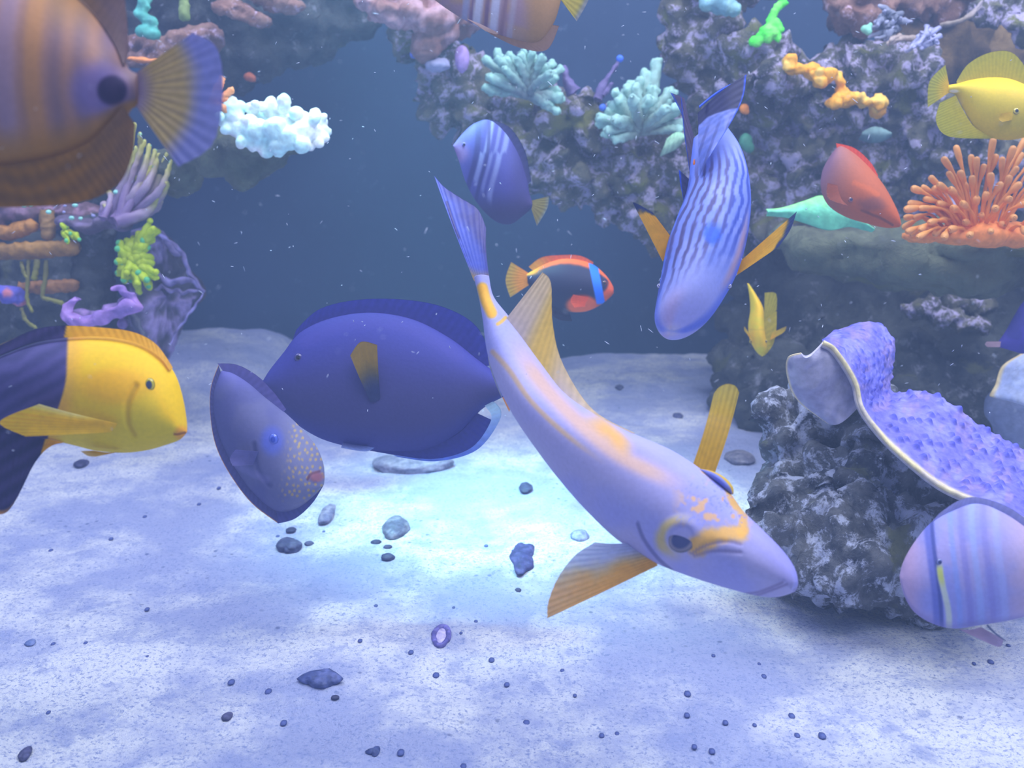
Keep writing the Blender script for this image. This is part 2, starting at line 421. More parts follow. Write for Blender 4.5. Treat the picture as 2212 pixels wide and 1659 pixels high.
def tube(pts, rad, ns=10, n=14, tip=None, flat=1.0):
    """returns verts, faces, t (0..1 along) for a capped tube through world points"""
    c = spline(pts, n); r = spline(rad, n)
    d = np.gradient(c, axis=0); d /= np.linalg.norm(d, axis=1, keepdims=True) + 1e-9
    ref = np.array([0.13, 1.0, 0.21]); 
    s = np.cross(d, ref); s /= np.linalg.norm(s, axis=1, keepdims=True) + 1e-9; q = np.cross(d, s)
    th = np.linspace(0, 2 * math.pi, ns, endpoint=False)
    ring = c[:, None] + (r[:, None, None] * (np.cos(th)[None, :, None] * s[:, None] + flat * np.sin(th)[None, :, None] * q[:, None]))
    # rounded cap rings
    caps = []
    for a in (0.5, 0.8, 0.97):
        rr = math.sqrt(1 - a * a)
        caps.append(c[-1] + d[-1] * r[-1] * a + r[-1] * rr * (np.cos(th)[:, None] * s[-1] + flat * np.sin(th)[:, None] * q[-1]))
    ring = np.concatenate([ring, np.array(caps)])
    nn = len(ring); v = np.concatenate([ring.reshape(-1, 3), (c[-1] + d[-1] * r[-1])[None], c[:1]])
    f = grid_faces(nn, ns, True)
    j = np.arange(ns); top = np.stack([np.full(ns, nn * ns), (nn - 1) * ns + (j + 1) % ns, (nn - 1) * ns + j], -1)
    bot = np.stack([np.full(ns, nn * ns + 1), j, (j + 1) % ns], -1)
    t = np.concatenate([np.repeat(np.minimum(np.arange(nn) / (n - 1), 1.0), ns), [1.0, 0.0]])
    return v, [f, top, bot], t

def tube_obj(name, pts, rad, colf, parent, mat, ns=10, n=14, flat=1.0, wob=0.0, seed=0):
    v, f, t = tube(pts, rad, ns, n, flat=flat)
    if wob: 
        cen = v.mean(0); v = v + wob * np.stack([vnoise(v / (wob * 3) + k * 9.7, seed + k) for k in range(3)], -1)
    return mesh_poly(name, v, f, mat, parent, alb(np.clip(colf(t, v), 0, 255)))

_ico = {}
def ico(sub=3):
    if sub not in _ico:
        import bmesh
        bm = bmesh.new(); bmesh.ops.create_icosphere(bm, subdivisions=sub, radius=1.0)
        _ico[sub] = (np.array([q.co[:] for q in bm.verts]), np.array([[q.index for q in f.verts] for f in bm.faces])); bm.free()
    return _ico[sub]

def blob_mesh(blobs, voxel):
    """union of ellipsoids (centre, radii) remeshed into one skin"""
    iv, jf = ico(3); vs = []; fs = []; k = 0
    for c, r in blobs:
        vs.append(np.asarray(c) + iv * np.asarray(r)); fs.append(jf + k); k += len(iv)
    v = np.concatenate(vs); f = np.concatenate(fs)
    me = bpy.data.meshes.new('tmp'); me.from_pydata(v.tolist(), [], f.tolist())
    ob = bpy.data.objects.new('tmp', me); COL.objects.link(ob)
    md = ob.modifiers.new('r', 'REMESH'); md.mode = 'VOXEL'; md.voxel_size = voxel
    dg = bpy.context.evaluated_depsgraph_get(); ev = ob.evaluated_get(dg); em = ev.to_mesh()
    nvt = len(em.vertices); V = np.empty(nvt * 3, np.float32); em.vertices.foreach_get('co', V); V = V.reshape(-1, 3).astype(float)
    N = np.empty(nvt * 3, np.float32); em.vertices.foreach_get('normal', N); N = N.reshape(-1, 3).astype(float)
    nl = len(em.loops); L = np.empty(nl, np.int32); em.loops.foreach_get('vertex_index', L)
    LT = np.empty(len(em.polygons), np.int32); em.polygons.foreach_get('loop_total', LT)
    ev.to_mesh_clear(); bpy.data.objects.remove(ob); bpy.data.meshes.remove(me)
    assert (LT == 4).all(); return V, N, L.reshape(-1, 4)

def smooth_n(V, Fq):
    a = V[Fq[:, 2]] - V[Fq[:, 0]]; b_ = V[Fq[:, 3]] - V[Fq[:, 1]]; fn = np.cross(a, b_)
    N = np.zeros_like(V)
    for k in range(4): np.add.at(N, Fq[:, k], fn)
    return N / (np.linalg.norm(N, axis=1, keepdims=True) + 1e-12)

def rock(name, blobs, mat, voxel=0.006, amp=0.014, scale=22, seed=1, parent=None, pits=0.5, floor=False, knob=0.0, colf=None):
    """blobs: (px, py, radius px, depth [, y radius factor, depth radius factor])"""
    bl = []
    for q in blobs:
        px, py, r, d = q[:4]; fy = q[4] if len(q) > 4 else 1.0; fd = q[5] if len(q) > 5 else 1.0
        c0 = P(px, py, d); R = r * float(np.dot(c0 - CAM, FWD)) / F; bl.append((c0, (R, R * fd, R * fy)))
    V, N, Fq = blob_mesh(bl, voxel)
    big = fbm(V * scale * 0.5, 3, seed); V = V + N * (amp * 1.1 * big)[:, None]; N = smooth_n(V, Fq)
    rid = fbm(V * scale, 4, seed + 20, ridge=True); wv = worley(V * scale * 1.6, seed + 40)
    h = amp * (0.9 * rid) - amp * pits * 1.6 * ss(0.55, 0.15, wv) + amp * 0.25 * fbm(V * scale * 4.5, 3, seed + 60)
    if knob: h = h + knob * amp * (ss(.62, .12, worley(V * scale * 1.25, seed + 80)) - .25) + knob * amp * .5 * ss(.6, .1, worley(V * scale * 2.6, seed + 90))
    V = V + N * h[:, None]
    if floor: V[:, 2] = np.maximum(V[:, 2], -0.01)
    col = None if colf is None else alb(np.clip(colf(V), 0, 255))
    return mesh_poly(name, V, [Fq], mat, parent, col)

# ------------------------------------------------------------------ rocks and reef structure
def rk(name, label, blobs, mat, group=None, cat='rock', **k):
    o = rock(name, blobs, mat, **k); return tag(o, label, cat, group)

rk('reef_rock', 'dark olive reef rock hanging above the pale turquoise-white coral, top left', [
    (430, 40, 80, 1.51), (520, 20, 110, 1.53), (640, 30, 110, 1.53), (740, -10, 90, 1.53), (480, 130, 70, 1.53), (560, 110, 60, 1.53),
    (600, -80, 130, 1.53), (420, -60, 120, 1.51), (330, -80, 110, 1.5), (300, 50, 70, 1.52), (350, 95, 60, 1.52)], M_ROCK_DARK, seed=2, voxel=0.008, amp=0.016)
rk('rock_ledge', 'pale crusted rock ledge just right of the big brown fish, at the turquoise coral', [
    (290, 90, 34, 1.44, .5), (340, 110, 42, 1.44, .5), (400, 100, 46, 1.44, .8), (440, 80, 36, 1.45, .7), (370, 135, 36, 1.44, .5)  , (320, 128, 46, 1.44, .35)],
   M_ROCK_PINK, seed=3, voxel=0.0045, amp=0.010, scale=34)
rk('rock_ledge', 'flat pinkish rock ledge under the dark overhanging rock near the top edge', [(500, 20, 46, 1.4, .35), (530, 34, 36, 1.4, .4), (560, 45, 34, 1.4, .45)], M_ROCK_PINK, seed=35, voxel=0.0045, amp=0.008, scale=34)
rk('rock_ledge', 'small pale purple crusted outcrop at the top edge left of the open blue water', [(600, 2, 34, 1.4, .5), (640, 14, 26, 1.4, .5), (560, -14, 40, 1.4, .6)],
   M_ROCK_PINK, seed=33, voxel=0.0045, amp=0.008, scale=34)
rk('coral_shelf_rock', 'dark pointed rock carrying the pale turquoise-white coral', [
    (470, 330, 52, 1.28), (530, 350, 52, 1.28, .8), (580, 340, 44, 1.28, .7), (525, 385, 34, 1.28), (430, 300, 60, 1.3), (380, 370, 50, 1.34), (355, 372, 48, 1.39), (330, 375, 46, 1.44), (300, 378, 48, 1.50), (270, 380, 54, 1.56), (235, 385, 54, 1.61), (200, 390, 60, 1.66), (140, 380, 60, 1.72), (525, 300, 50, 1.28, .3), (600, 300, 46, 1.27, .25), (540, 318, 70, 1.27, .35), (620, 318, 40, 1.27, .3)],
   M_ROCK_OLIVE, seed=4, voxel=0.005, amp=0.008, scale=26)
rk('coral_pillar_rock', 'dark grey rock pillar under the tentacled purple coral, left', [
    (205, 500, 46, 1.40), (205, 550, 44, 1.40), (205, 600, 42, 1.40), (205, 650, 44, 1.40), (215, 700, 60, 1.41), (215, 780, 80, 1.42), (215, 850, 90, 1.43)],
   M_ROCK_DARK, seed=5, voxel=0.0055, amp=0.008, scale=30, floor=True)
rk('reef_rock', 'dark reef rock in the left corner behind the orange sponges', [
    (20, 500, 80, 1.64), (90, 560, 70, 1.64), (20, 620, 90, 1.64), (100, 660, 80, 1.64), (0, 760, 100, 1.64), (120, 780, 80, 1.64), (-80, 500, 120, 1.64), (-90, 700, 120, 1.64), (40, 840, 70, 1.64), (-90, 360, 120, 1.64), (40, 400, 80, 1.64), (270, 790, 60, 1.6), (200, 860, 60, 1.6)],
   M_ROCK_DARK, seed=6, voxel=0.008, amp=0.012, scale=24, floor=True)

# angular dark rock plate on the left, built as a faceted slab
def slab(name, label, front, d0, gx, gy, thick, mat, colf, seed, amp=0.004, group=None, cat='rock', nring=9):
    pts = np.array(front, float); n = 220
    loop = spline(np.concatenate([pts, pts[:1]]), n)[:-1]; n = len(loop)
    cen = loop.mean(0); sf = Surf(cen[0], cen[1], d0, gx, gy)
    vs = []
    prof = [(0.0, 1.0), (0.25, 1.0), (0.5, .97), (0.75, .9), (0.92, .7), (1.0, .35), (1.02, 0.0), (1.0, -.35), (0.8, -.8), (0.4, -1.0), (0.0, -1.0)]
    prof = spline(prof, 34)
    for k, h in prof:
        q = cen + (loop - cen) * k; vs.append(sf(q[:, 0], q[:, 1], h * thick))
    v = np.array(vs); pxy = np.array([cen + (loop - cen) * k for k, _ in prof])
    nr = s_normal(sf, pxy[..., 0], pxy[..., 1]); sgn = np.sign(prof[:, 1])[:, None]
    r = fbm(v * 26, 5, seed, ridge=True)
    v = v + nr * (sgn * amp * 2 * r)[..., None]
    c = alb(np.clip(colf(pxy[..., 0], pxy[..., 1], r), 0, 255))
    return tag(mesh_poly(name, v, [grid_faces(len(prof), n, True)], mat, None, c.reshape(-1, 3)), label, cat, group)
o = slab('rock_plate', 'angular dark rock plate with ridges painted lavender-lit, right of the yellow-green coral', [(292, 500), (330, 490), (352, 508), (392, 545), (405, 580), (442, 626), (418, 664), (392, 700), (372, 742), (345, 790), (310, 800), (280, 740), (270, 640)],
     1.44, 0.0006, 0.0, 0.03, M_CORAL, lambda x, y, r: mx((60, 58, 78), (138, 124, 182), ss(0.30, 0.75, r)), 71, amp=0.006)  # crests paler than hollows: purple light put into the colour
for pts, w in (([(326, 492), (350, 510), (372, 528), (392, 546), (398, 566), (412, 590), (424, 606), (441, 627)], 5), ([(336, 585), (352, 600), (375, 612), (400, 606), (420, 612), (441, 627)], 6), ([(310, 650), (335, 630), (350, 618), (375, 628), (410, 630), (441, 627)], 4), ([(441, 627), (422, 662), (394, 698), (372, 744)], 3), ([(352, 508), (368, 532), (382, 546), (392, 546)], 6)):
    tube_obj('ridge', [P(x, y, 1.395) for x, y in pts], [w * .4 * 1.4 / F] + [w * 1.4 / F] * (len(pts) - 2) + [w * .4 * 1.4 / F], lambda t, v: mx((118, 108, 160), (150, 142, 214), ss(-.2, .3, fbm(v * 60, 3, 2))), o, M_CORAL, 10, 60, wob=0.003)  # purple-lit look of the ridges is painted into their colour

rk('reef_arch', 'long lumpy live rock arch running diagonally behind the small striped purple fish', [
    (900, 60, 60, 1.48, .8), (935, 110, 46, 1.45), (960, 165, 50, 1.45), (1000, 205, 60, 1.45), (955, 215, 36, 1.45), (1050, 240, 55, 1.45), (1100, 270, 60, 1.45), (1110, 205, 45, 1.45), (1150, 310, 65, 1.45),
    (1200, 350, 65, 1.45), (1180, 235, 50, 1.45), (1240, 270, 50, 1.42), (1250, 210, 26, 1.42), (1240, 390, 60, 1.45), (1300, 330, 70, 1.45), (1310, 400, 60, 1.45), (1370, 360, 70, 1.45), (1390, 430, 50, 1.46),
    (1440, 380, 80, 1.48), (1450, 300, 50, 1.48), (1030, 270, 34, 1.45), (1330, 250, 40, 1.47), (1420, 460, 44, 1.5), (1300, 435, 34, 1.46)], M_ROCK, seed=7, voxel=0.0052, amp=0.018, knob=1.0, scale=24)
rk('reef_rock', 'crusted pinnacle rock under the bright green branching coral', [
    (1480, 30, 42, 1.4), (1475, 80, 36, 1.4), (1540, 40, 60, 1.4, .8), (1500, 120, 60, 1.42), (1570, 110, 60, 1.42), (1630, 130, 60, 1.38), (1560, 200, 80, 1.45), (1650, 210, 70, 1.45), (1530, 290, 70, 1.5),
    (1640, 300, 90, 1.5), (1540, 400, 70, 1.52), (1620, 420, 90, 1.52), (1560, -60, 100, 1.4), (1680, 110, 36, 1.38), (1640, 175, 50, 1.36, .5)], M_ROCK, seed=8, voxel=0.006, amp=0.018, knob=1.0)
rk('reef_rock', 'rugged live rock behind the orange finger coral and the red-orange fish', [
    (1740, 150, 36, 1.4, .6), (1790, 180, 40, 1.42), (1760, 240, 50, 1.44), (1850, 170, 50, 1.42), (1900, 150, 50, 1.4), (1960, 170, 60, 1.4), (1930, 230, 60, 1.42), (1850, 250, 70, 1.46), (1720, 320, 70, 1.48), (1800, 340, 70, 1.48),
    (1880, 320, 70, 1.48), (1960, 320, 70, 1.46), (2040, 340, 70, 1.45), (2000, 260, 60, 1.42), (1730, 420, 80, 1.5), (1840, 430, 90, 1.5), (1960, 430, 90, 1.5), (2080, 430, 90, 1.45), (2170, 340, 70, 1.4), (2160, 240, 60, 1.42), (2240, 420, 100, 1.45),
    (1700, 190, 30, 1.4)], M_ROCK, seed=9, voxel=0.0058, amp=0.018, scale=22, knob=1.1)
rk('brown_rock_wall', 'brown upright rock wall above the big yellow fish', [
    (1960, 90, 55, 1.45), (2040, 80, 60, 1.45), (2090, 130, 50, 1.45), (2010, 150, 60, 1.46), (1950, 160, 40, 1.46), (2110, 70, 40, 1.45), (2180, 110, 60, 1.5), (2140, 160, 60, 1.5), (2050, 20, 70, 1.48)], M_ROCK_BROWN, seed=10, voxel=0.007, amp=0.006, scale=18)
rk('crusted_rock', 'dark pinkish crusted rock at the top edge, right of centre gap', [
    (1850, -10, 60, 1.4), (1900, 20, 40, 1.4), (1970, -20, 60, 1.42), (2060, -30, 70, 1.42), (1860, 32, 26, 1.38, .4)], M_ROCK_PINK, seed=11, voxel=0.006, knob=1.2, amp=0.012, scale=28)
rk('crusted_rock', 'pale purple crusted rock in the top right corner', [(2150, 20, 40, 1.36, .6), (2200, 10, 50, 1.36, .7), (2120, 40, 26, 1.36, .4), (2240, 60, 40, 1.36), (2205, 60, 22, 1.34)], M_ROCK, seed=12, voxel=0.005, amp=0.010, knob=1.0, scale=32)
rk('rock_ledge', 'broad bowl-shaped rock ledge holding the orange tentacled anemone', [
    (1760, 540, 70, 1.25, .5), (1860, 550, 110, 1.25, .48), (1960, 565, 130, 1.22, .5), (2080, 570, 140, 1.2, .5), (2200, 560, 130, 1.2, .5), (2300, 560, 130, 1.2, .5), (1700, 510, 50, 1.28, .45), (1950, 520, 160, 1.24, .14), (2120, 520, 180, 1.2, .14)],
   M_ROCK_OLIVE, seed=13, voxel=0.006, amp=0.013, scale=20, pits=0.2)
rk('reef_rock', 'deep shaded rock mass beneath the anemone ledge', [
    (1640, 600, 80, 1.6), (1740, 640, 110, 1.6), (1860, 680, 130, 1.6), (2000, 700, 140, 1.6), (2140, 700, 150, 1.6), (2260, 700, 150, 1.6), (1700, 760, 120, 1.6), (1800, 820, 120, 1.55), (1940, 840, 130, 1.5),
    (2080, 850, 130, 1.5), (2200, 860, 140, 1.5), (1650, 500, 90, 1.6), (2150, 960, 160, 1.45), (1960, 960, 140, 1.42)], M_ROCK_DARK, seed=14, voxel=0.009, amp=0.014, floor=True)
rk('rubble_rock', 'dark mottled rock at the back of the sand below the small yellow fish', [
    (1600, 800, 50, 1.52), (1590, 850, 50, 1.5), (1650, 850, 60, 1.48), (1690, 800, 60, 1.5), (1570, 770, 34, 1.54, .6), (1640, 890, 50, 1.44), (1700, 880, 60, 1.42), (1620, 740, 50, 1.6), (1600, 690, 40, 1.62)], M_ROCK_DARK, seed=15, voxel=0.006, amp=0.012, scale=28, floor=True)
rk('shelf_rock', 'small pale-edged rock shelf jutting from the shaded rock above the purple plate coral', [
    (1990, 668, 34, 1.42, .3), (2040, 682, 40, 1.42, .3), (2090, 700, 46, 1.42, .35), (2120, 660, 34, 1.45, .5), (2060, 655, 30, 1.45, .5)], M_ROCK, seed=16, voxel=0.005, amp=0.008, knob=1.0, scale=34)
rk('foreground_rock', 'craggy grey-blue rock on the sand under the purple plate coral', [
    (1700, 900, 40, 0.98), (1740, 920, 60, 0.98), (1690, 960, 46, 0.97), (1760, 990, 80, 0.98), (1700, 1050, 70, 0.96), (1720, 1120, 80, 0.93), (1700, 1160, 56, 0.90), (1800, 1080, 100, 0.94), (1780, 1180, 100, 0.90), (1850, 1000, 110, 0.98),
    (1880, 1100, 120, 0.93), (1850, 1210, 100, 0.87), (1900, 1180, 110, 0.88), (1960, 1100, 110, 0.93), (1960, 1180, 100, 0.88), (2040, 1120, 110, 0.95), (2100, 1080, 110, 0.98), (1930, 1010, 90, 1.0), (1860, 930, 70, 1.0), (1800, 930, 50, 1.0),
    (2150, 1180, 120, 0.95), (2050, 1220, 90, 0.90)], M_ROCK_NEAR, seed=17, voxel=0.0045, amp=0.016, knob=.8, scale=24, floor=True)

# ------------------------------------------------------------------ corals
rnd = random.Random(11); LEFTK = 1.0
def wpos(px, py, d): return P(px, py, d)

def finger_coral(label, cx, cy, d, arms, colbase, coltip, rpx, group=None, knob=True, cat='coral', name='finger_coral', seed=0, segn=16):
    r_ = random.Random(seed)
    e = empty(name, wpos(cx, cy, d), label, cat, group)
    for (tx, ty, dz, w) in arms:
        a = wpos(cx, cy, d); b_ = wpos(tx, ty, d + dz); mid = (a + b_) / 2 + np.array([r_.uniform(-1, 1), r_.uniform(-1, 1), r_.uniform(-.5, 1)]) * 0.004
        R = rpx * w * d / F
        v, f, t = tube([a, mid, b_], [R * .9, R * 1.0, R * 1.05], 14, segn)
        sc = 1 / (R * 1.1)
        c_ = (a + b_) / 2
        wv = worley(v * sc, seed); 
        ax = b_ - a; tt = np.clip(((v - a) @ ax) / (ax @ ax), 0, 1)[:, None]; rad = v - (a + ax * tt); rad /= np.linalg.norm(rad, axis=1, keepdims=True) + 1e-9
        v = v + rad * ((0.55 - wv) * R * (0.9 if knob else 0.3))[:, None]
        col = mx(colbase, coltip, np.clip(t * 1.1 - 0.1 + 0.5 * (0.45 - wv), 0, 1))
        mesh_poly('branch', v, f, M_CORAL, e, alb(np.clip(col, 0, 255)))
    return e

def radial(cx, cy, R, a0, a1, n, seed, dz=0.03, wr=(0.8, 1.15), lr=(0.75, 1.0)):
    r_ = random.Random(seed); out = []
    for k in range(n):
        a = math.radians(a0 + (a1 - a0) * (k + .5) / n + r_.uniform(-6, 6)); L = R * r_.uniform(*lr)
        out.append((cx + L * math.cos(a), cy - L * math.sin(a), r_.uniform(-dz, dz * .3), r_.uniform(*wr)))
    return out
A = radial(1135, 190, 88, -40, 200, 15, 1) + radial(1130, 175, 60, 0, 180, 9, 2, dz=0.06) + [(1050, 130, 0, 1), (1075, 115, 0, 1), (1210, 215, 0, 1), (1195, 160, 0, 1), (1190, 228, 0, .9)]
finger_coral('pale green finger coral below the striped fish at the top edge', 1140, 205, 1.36, A, (104, 116, 130), (150, 198, 196), 9.5, seed=3)
A = radial(1390, 270, 100, -10, 190, 17, 4) + radial(1380, 265, 65, 0, 190, 12, 5, dz=0.06) + [(1420, 135, 0, 1.1), (1395, 160, 0, 1.1), (1372, 190, -.02, 1), (1350, 215, 0, 1), (1295, 265, 0, 1), (1310, 290, 0, 1), (1440, 220, 0, 1), (1330, 300, -.02, 1)]
finger_coral('pale green bushy coral with blue tips, left of the striped blue diving fish', 1385, 285, 1.38, A, (122, 134, 134), (158, 204, 204), 10, seed=6)

# pale turquoise-white coral
def lumpy_coral(name, label, blobs, voxel, amp, scale, colf, seed, mat=None, cat='coral', group=None):
    o = rock(name, blobs, mat or M_CORAL, voxel, amp, scale, seed, pits=0.0, colf=colf); return tag(o, label, cat, group)
wb = []
for (x, y, r) in [(500, 225, 14), (492, 215, 10), (520, 232, 14), (505, 252, 20), (480, 258, 14), (545, 235, 12), (552, 225, 8), (565, 230, 10), (585, 220, 11), (580, 235, 12), (612, 218, 13), (612, 232, 13), (640, 245, 12), (655, 255, 14),
                  (680, 245, 10), (676, 258, 13), (695, 265, 12), (705, 285, 11), (700, 298, 12), (680, 290, 20), (655, 285, 22), (655, 312, 18), (672, 318, 8), (625, 300, 22), (600, 312, 20), (560, 285, 24), (595, 280, 24), (625, 275, 20), (540, 280, 22), (660, 270, 16), (575, 325, 16), (572, 300, 18), (550, 310, 18),
                  (530, 290, 20), (510, 280, 18), (540, 265, 16), (560, 258, 14), (590, 252, 13), (618, 255, 12), (640, 268, 13), (490, 280, 12), (600, 330, 9), (520, 308, 12), (474, 252, 8), (700, 252, 7), (500, 235, 18), (600, 238, 11), (690, 310, 10)]:
    wb.append((x, y, r * 1.05, 1.17 + rnd.uniform(-.015, .015)))
lumpy_coral('knobby_coral', 'bright turquoise-white knobby coral on the dark pointed rock', wb, 0.0021, 0.0022, 60, lambda V: mx((232, 250, 252), (200, 238, 250), ss(-.2, .3, fbm(V * 40, 2, 3))), 21)

# orange finger coral chain, single scraps
ob_ = []
ch = spline([(1702, 130), (1712, 150), (1735, 152), (1765, 160), (1775, 172), (1768, 176), (1790, 160), (1810, 172), (1820, 190), (1812, 212), (1800, 226), (1830, 222), (1855, 212), (1880, 222), (1898, 224), (1892, 238)], 54)
for k, (x, y) in enumerate(ch):
    ob_.append((x + rnd.uniform(-3, 3), y + rnd.uniform(-4, 4), rnd.uniform(5, 15) * (1.15 if 34 < k < 50 else 1), 1.31 + rnd.uniform(-.01, .01)))
lumpy_coral('orange_coral', 'bright orange finger coral trailing over the rock below the green coral', ob_, 0.0022, 0.0045, 75, lambda V: mx((250, 172, 40), (246, 196, 120), ss(.15, .5, fbm(V * 50, 2, 9))), 22)
lumpy_coral('orange_polyp', 'round orange polyp at the tail fins of the striped blue diving fish', [(1608, 235, 11, 1.37), (1612, 240, 8, 1.37)], 0.0022, 0.001, 60, lambda V: np.full((len(V), 3), (226, 140, 58.)), 23)
lumpy_coral('orange_polyp', 'dim reddish-orange polyp left of the bright turquoise-white coral top', [(538, 166, 12, 1.5, .8), (546, 170, 8, 1.5)], 0.003, 0.001, 60, lambda V: np.full((len(V), 3), (190, 104, 88.)), 24)
lumpy_coral('orange_coral', 'thin orange encrusting coral just above the tail of the big brown fish', [(285, 127, 14, 1.38, .4), (305, 130, 18, 1.38, .4), (330, 132, 16, 1.38, .4), (350, 133, 10, 1.38, .4)], 0.0022, 0.001, 60, lambda V: np.full((len(V), 3), (232, 150, 110.)), 25)
e = finger_coral('salmon finger coral between the brown fish tail and the turquoise-white coral', 455, 225, 1.16, [(500, 195, 0, 1), (478, 172, 0, 1), (490, 240, 0, 1), (470, 185, 0, .9), (486, 215, 0, .9)], (214, 140, 128), (236, 160, 134), 7, seed=9)
# bright green branching coral
gb = []
for pts in ([(1690, 8), (1672, 22), (1662, 45), (1655, 66), (1640, 84), (1628, 88)], [(1662, 45), (1680, 55), (1684, 60)], [(1658, 62), (1672, 72), (1682, 86)], [(1650, 72), (1660, 84)]):
    for (x, y) in spline(pts, 14): gb.append((x + rnd.uniform(-2, 2), y + rnd.uniform(-2, 2), rnd.uniform(6, 9.5), 1.33))
lumpy_coral('green_coral', 'vivid green branching coral standing on the rock at the top edge', gb, 0.002, 0.0035, 110, lambda V: mx((70, 232, 64), (120, 240, 110), ss(-.1, .4, fbm(V * 60, 2, 4))), 26)
lumpy_coral('turquoise_coral', 'turquoise tufted coral beside the upper back of the big brown fish', [(x + rnd.uniform(-5, 5), y + rnd.uniform(-5, 5), rnd.uniform(7, 13), 1.40) for (x, y) in spline([(318, -5), (312, 15), (305, 35), (320, 42), (328, 55), (310, 66), (335, 72)], 34)], 0.0024, 0.003, 90,
            lambda V: mx((78, 168, 160), (110, 206, 196), ss(-.2, .4, fbm(V * 60, 2, 4))), 27)
lumpy_coral('olive_coral', 'small olive-green tuft hanging at the top edge right of the turquoise coral', [(x + rnd.uniform(-4, 4), y, rnd.uniform(6, 11), 1.28) for (x, y) in spline([(402, -5), (398, 15), (400, 32)], 12)], 0.0026, 0.003, 80,
            lambda V: np.full((len(V), 3), (124, 146, 100.)), 28)
lumpy_coral('teal_coral', 'pale teal crusting coral on top of the pinnacle rock', [(1530, 8, 22, 1.33, .8), (1560, 14, 24, 1.33, .8), (1585, 22, 18, 1.33, .8), (1552, 0, 24, 1.33)], 0.003, 0.004, 60, lambda V: mx((120, 168, 190), (150, 196, 206), ss(-.2, .4, fbm(V * 60, 2, 4))), 29)
def cup(name, label, pts_lo, pts_hi, d, colf, cat='coral', thick=0.002, gy=0.0, off=(0.0, 0.0), nu=90, nv=30, rip=0.002, rays=5, mat=None):
    sf = Surf(pts_lo[0][0], pts_lo[0][1], d, 0, gy)
    o = fin(name, pts_lo, pts_hi, sf, colf, None, nu=nu, nv=nv, rays=rays, ripple=rip, off=off, thick=thick, curve=0.006, alpha=(1, 1), mat=mat or M_CORAL); return tag(o, label, cat)
cup('leaf_coral', 'mint green leafy coral spread on the ledge under the red-orange fish', [(1656, 466), (1700, 470), (1740, 482), (1790, 497), (1835, 490), (1868, 497), (1884, 501)],
    [(1654, 452), (1690, 448), (1735, 434), (1775, 422), (1810, 440), (1850, 466), (1886, 492)], 1.16, lambda x, y, u, k: mx((110, 206, 176), (140, 230, 150), ss(.5, 1, k + .15 * n2(x, y, 14))), rays=7)
cup('leaf_coral', 'pale mint leafy coral tucked beside the left fin of the striped blue diving fish', [(1425, 338), (1440, 332), (1460, 322), (1478, 306)], [(1440, 300), (1455, 288), (1468, 285), (1478, 290)], 1.36,
    lambda x, y, u, k: mx((128, 160, 150), (156, 208, 180), k))
cup('teal_coral', 'faint teal cup coral on the rock between the red-orange and yellow fishes', [(1855, 300), (1880, 308), (1905, 306), (1925, 296)], [(1862, 285), (1885, 274), (1905, 276), (1920, 284)], 1.36,
    lambda x, y, u, k: mx((84, 116, 128), (128, 160, 164), k))
lumpy_coral('green_polyp', 'dull green polyp against dark rock, right of the striped blue diving fish', [(1610, 305, 15, 1.38, 1.2), (1617, 318, 12, 1.38)], 0.003, 0.002, 60, lambda V: np.full((len(V), 3), (62, 130, 108.)), 30)
lumpy_coral('green_polyp', 'little mint green polyp on the purple staghorn at the top right gap', [(1868, 62, 8, 1.3), (1876, 68, 8, 1.3), (1880, 55, 6, 1.3)], 0.002, 0.001, 60, lambda V: np.full((len(V), 3), (130, 196, 180.)), 31)
lumpy_coral('white_coral', 'small white coral at the right edge just above the orange anemone', [(2186, 293, 9, 1.1, .5), (2200, 298, 12, 1.1, .5), (2215, 304, 12, 1.1, .5)], 0.002, 0.001, 60, lambda V: np.full((len(V), 3), (206, 226, 236.)), 32)

# blue-tipped tubes of the middle arch
for (pts, w, lab) in [([(1290, 215), (1305, 180), (1325, 150), (1338, 130)], 5, 'slim purple tube sponge with a bright blue tip, between the two pale green corals'),
                      ([(1300, 205), (1312, 192), (1322, 182)], 4, 'short purple tube sponge at the foot of the blue-tipped one'),
                      ([(1240, 200), (1226, 175), (1219, 150)], 7, 'purple cone sponge right of the first pale green coral')]:
    q = [P(x, y, 1.38) for x, y in pts]; tipc = (70, 110, 240) if w == 5 else (104, 96, 150)
    sgs = 1.38 / F
    rr = [w * 2.2 * sgs, w * 1.5 * sgs, w * sgs, w * (1.0 if w == 5 else .5) * sgs]
    o = tube_obj('tube_sponge', q, rr[:len(q)], lambda t, v: mx((96, 84, 140), (104, 92, 150), t), None, M_CORAL, 12, 18, wob=0.002)
    tag(o, lab, 'sponge')
    if w == 5:
        iv, jf = ico(3); o2 = mesh_poly('sponge_tip', P(1339, 127, 1.38) + iv * 8 * sgs, [jf], M_CORAL, o, np.tile(alb((62, 110, 245)), (len(iv), 1))); o2['label'] = 'bright blue rounded tip'
def ball(name, label, px, py, r, d, c, cat='coral polyp', group=None, fl=1.0):
    iv, jf = ico(3); v = P(px, py, d) + iv * np.array([1, 1, fl]) * r * d * LEFTK / F
    v = v + 0.15 * r * d * LEFTK / F * iv * vnoise(v * 300, 3)[:, None]
    return tag(mesh_poly(name, v, [jf], M_CORAL, None, np.tile(alb(c), (len(v), 1))), label, cat, group)
ball('blue_polyp', 'bright blue polyp right below the purple tube sponges', 1302, 232, 8, 1.37, (70, 110, 235))
ball('blue_polyp', 'small blue polyp at the left of the pink-brown shelf coral stalk', 893, 118, 8, 1.42, (96, 110, 225))
ball('mushroom_coral', 'pale blue rounded mushroom coral under the pink-brown shelf coral', 945, 140, 28, 1.37, (158, 160, 206), 'coral', fl=.55)
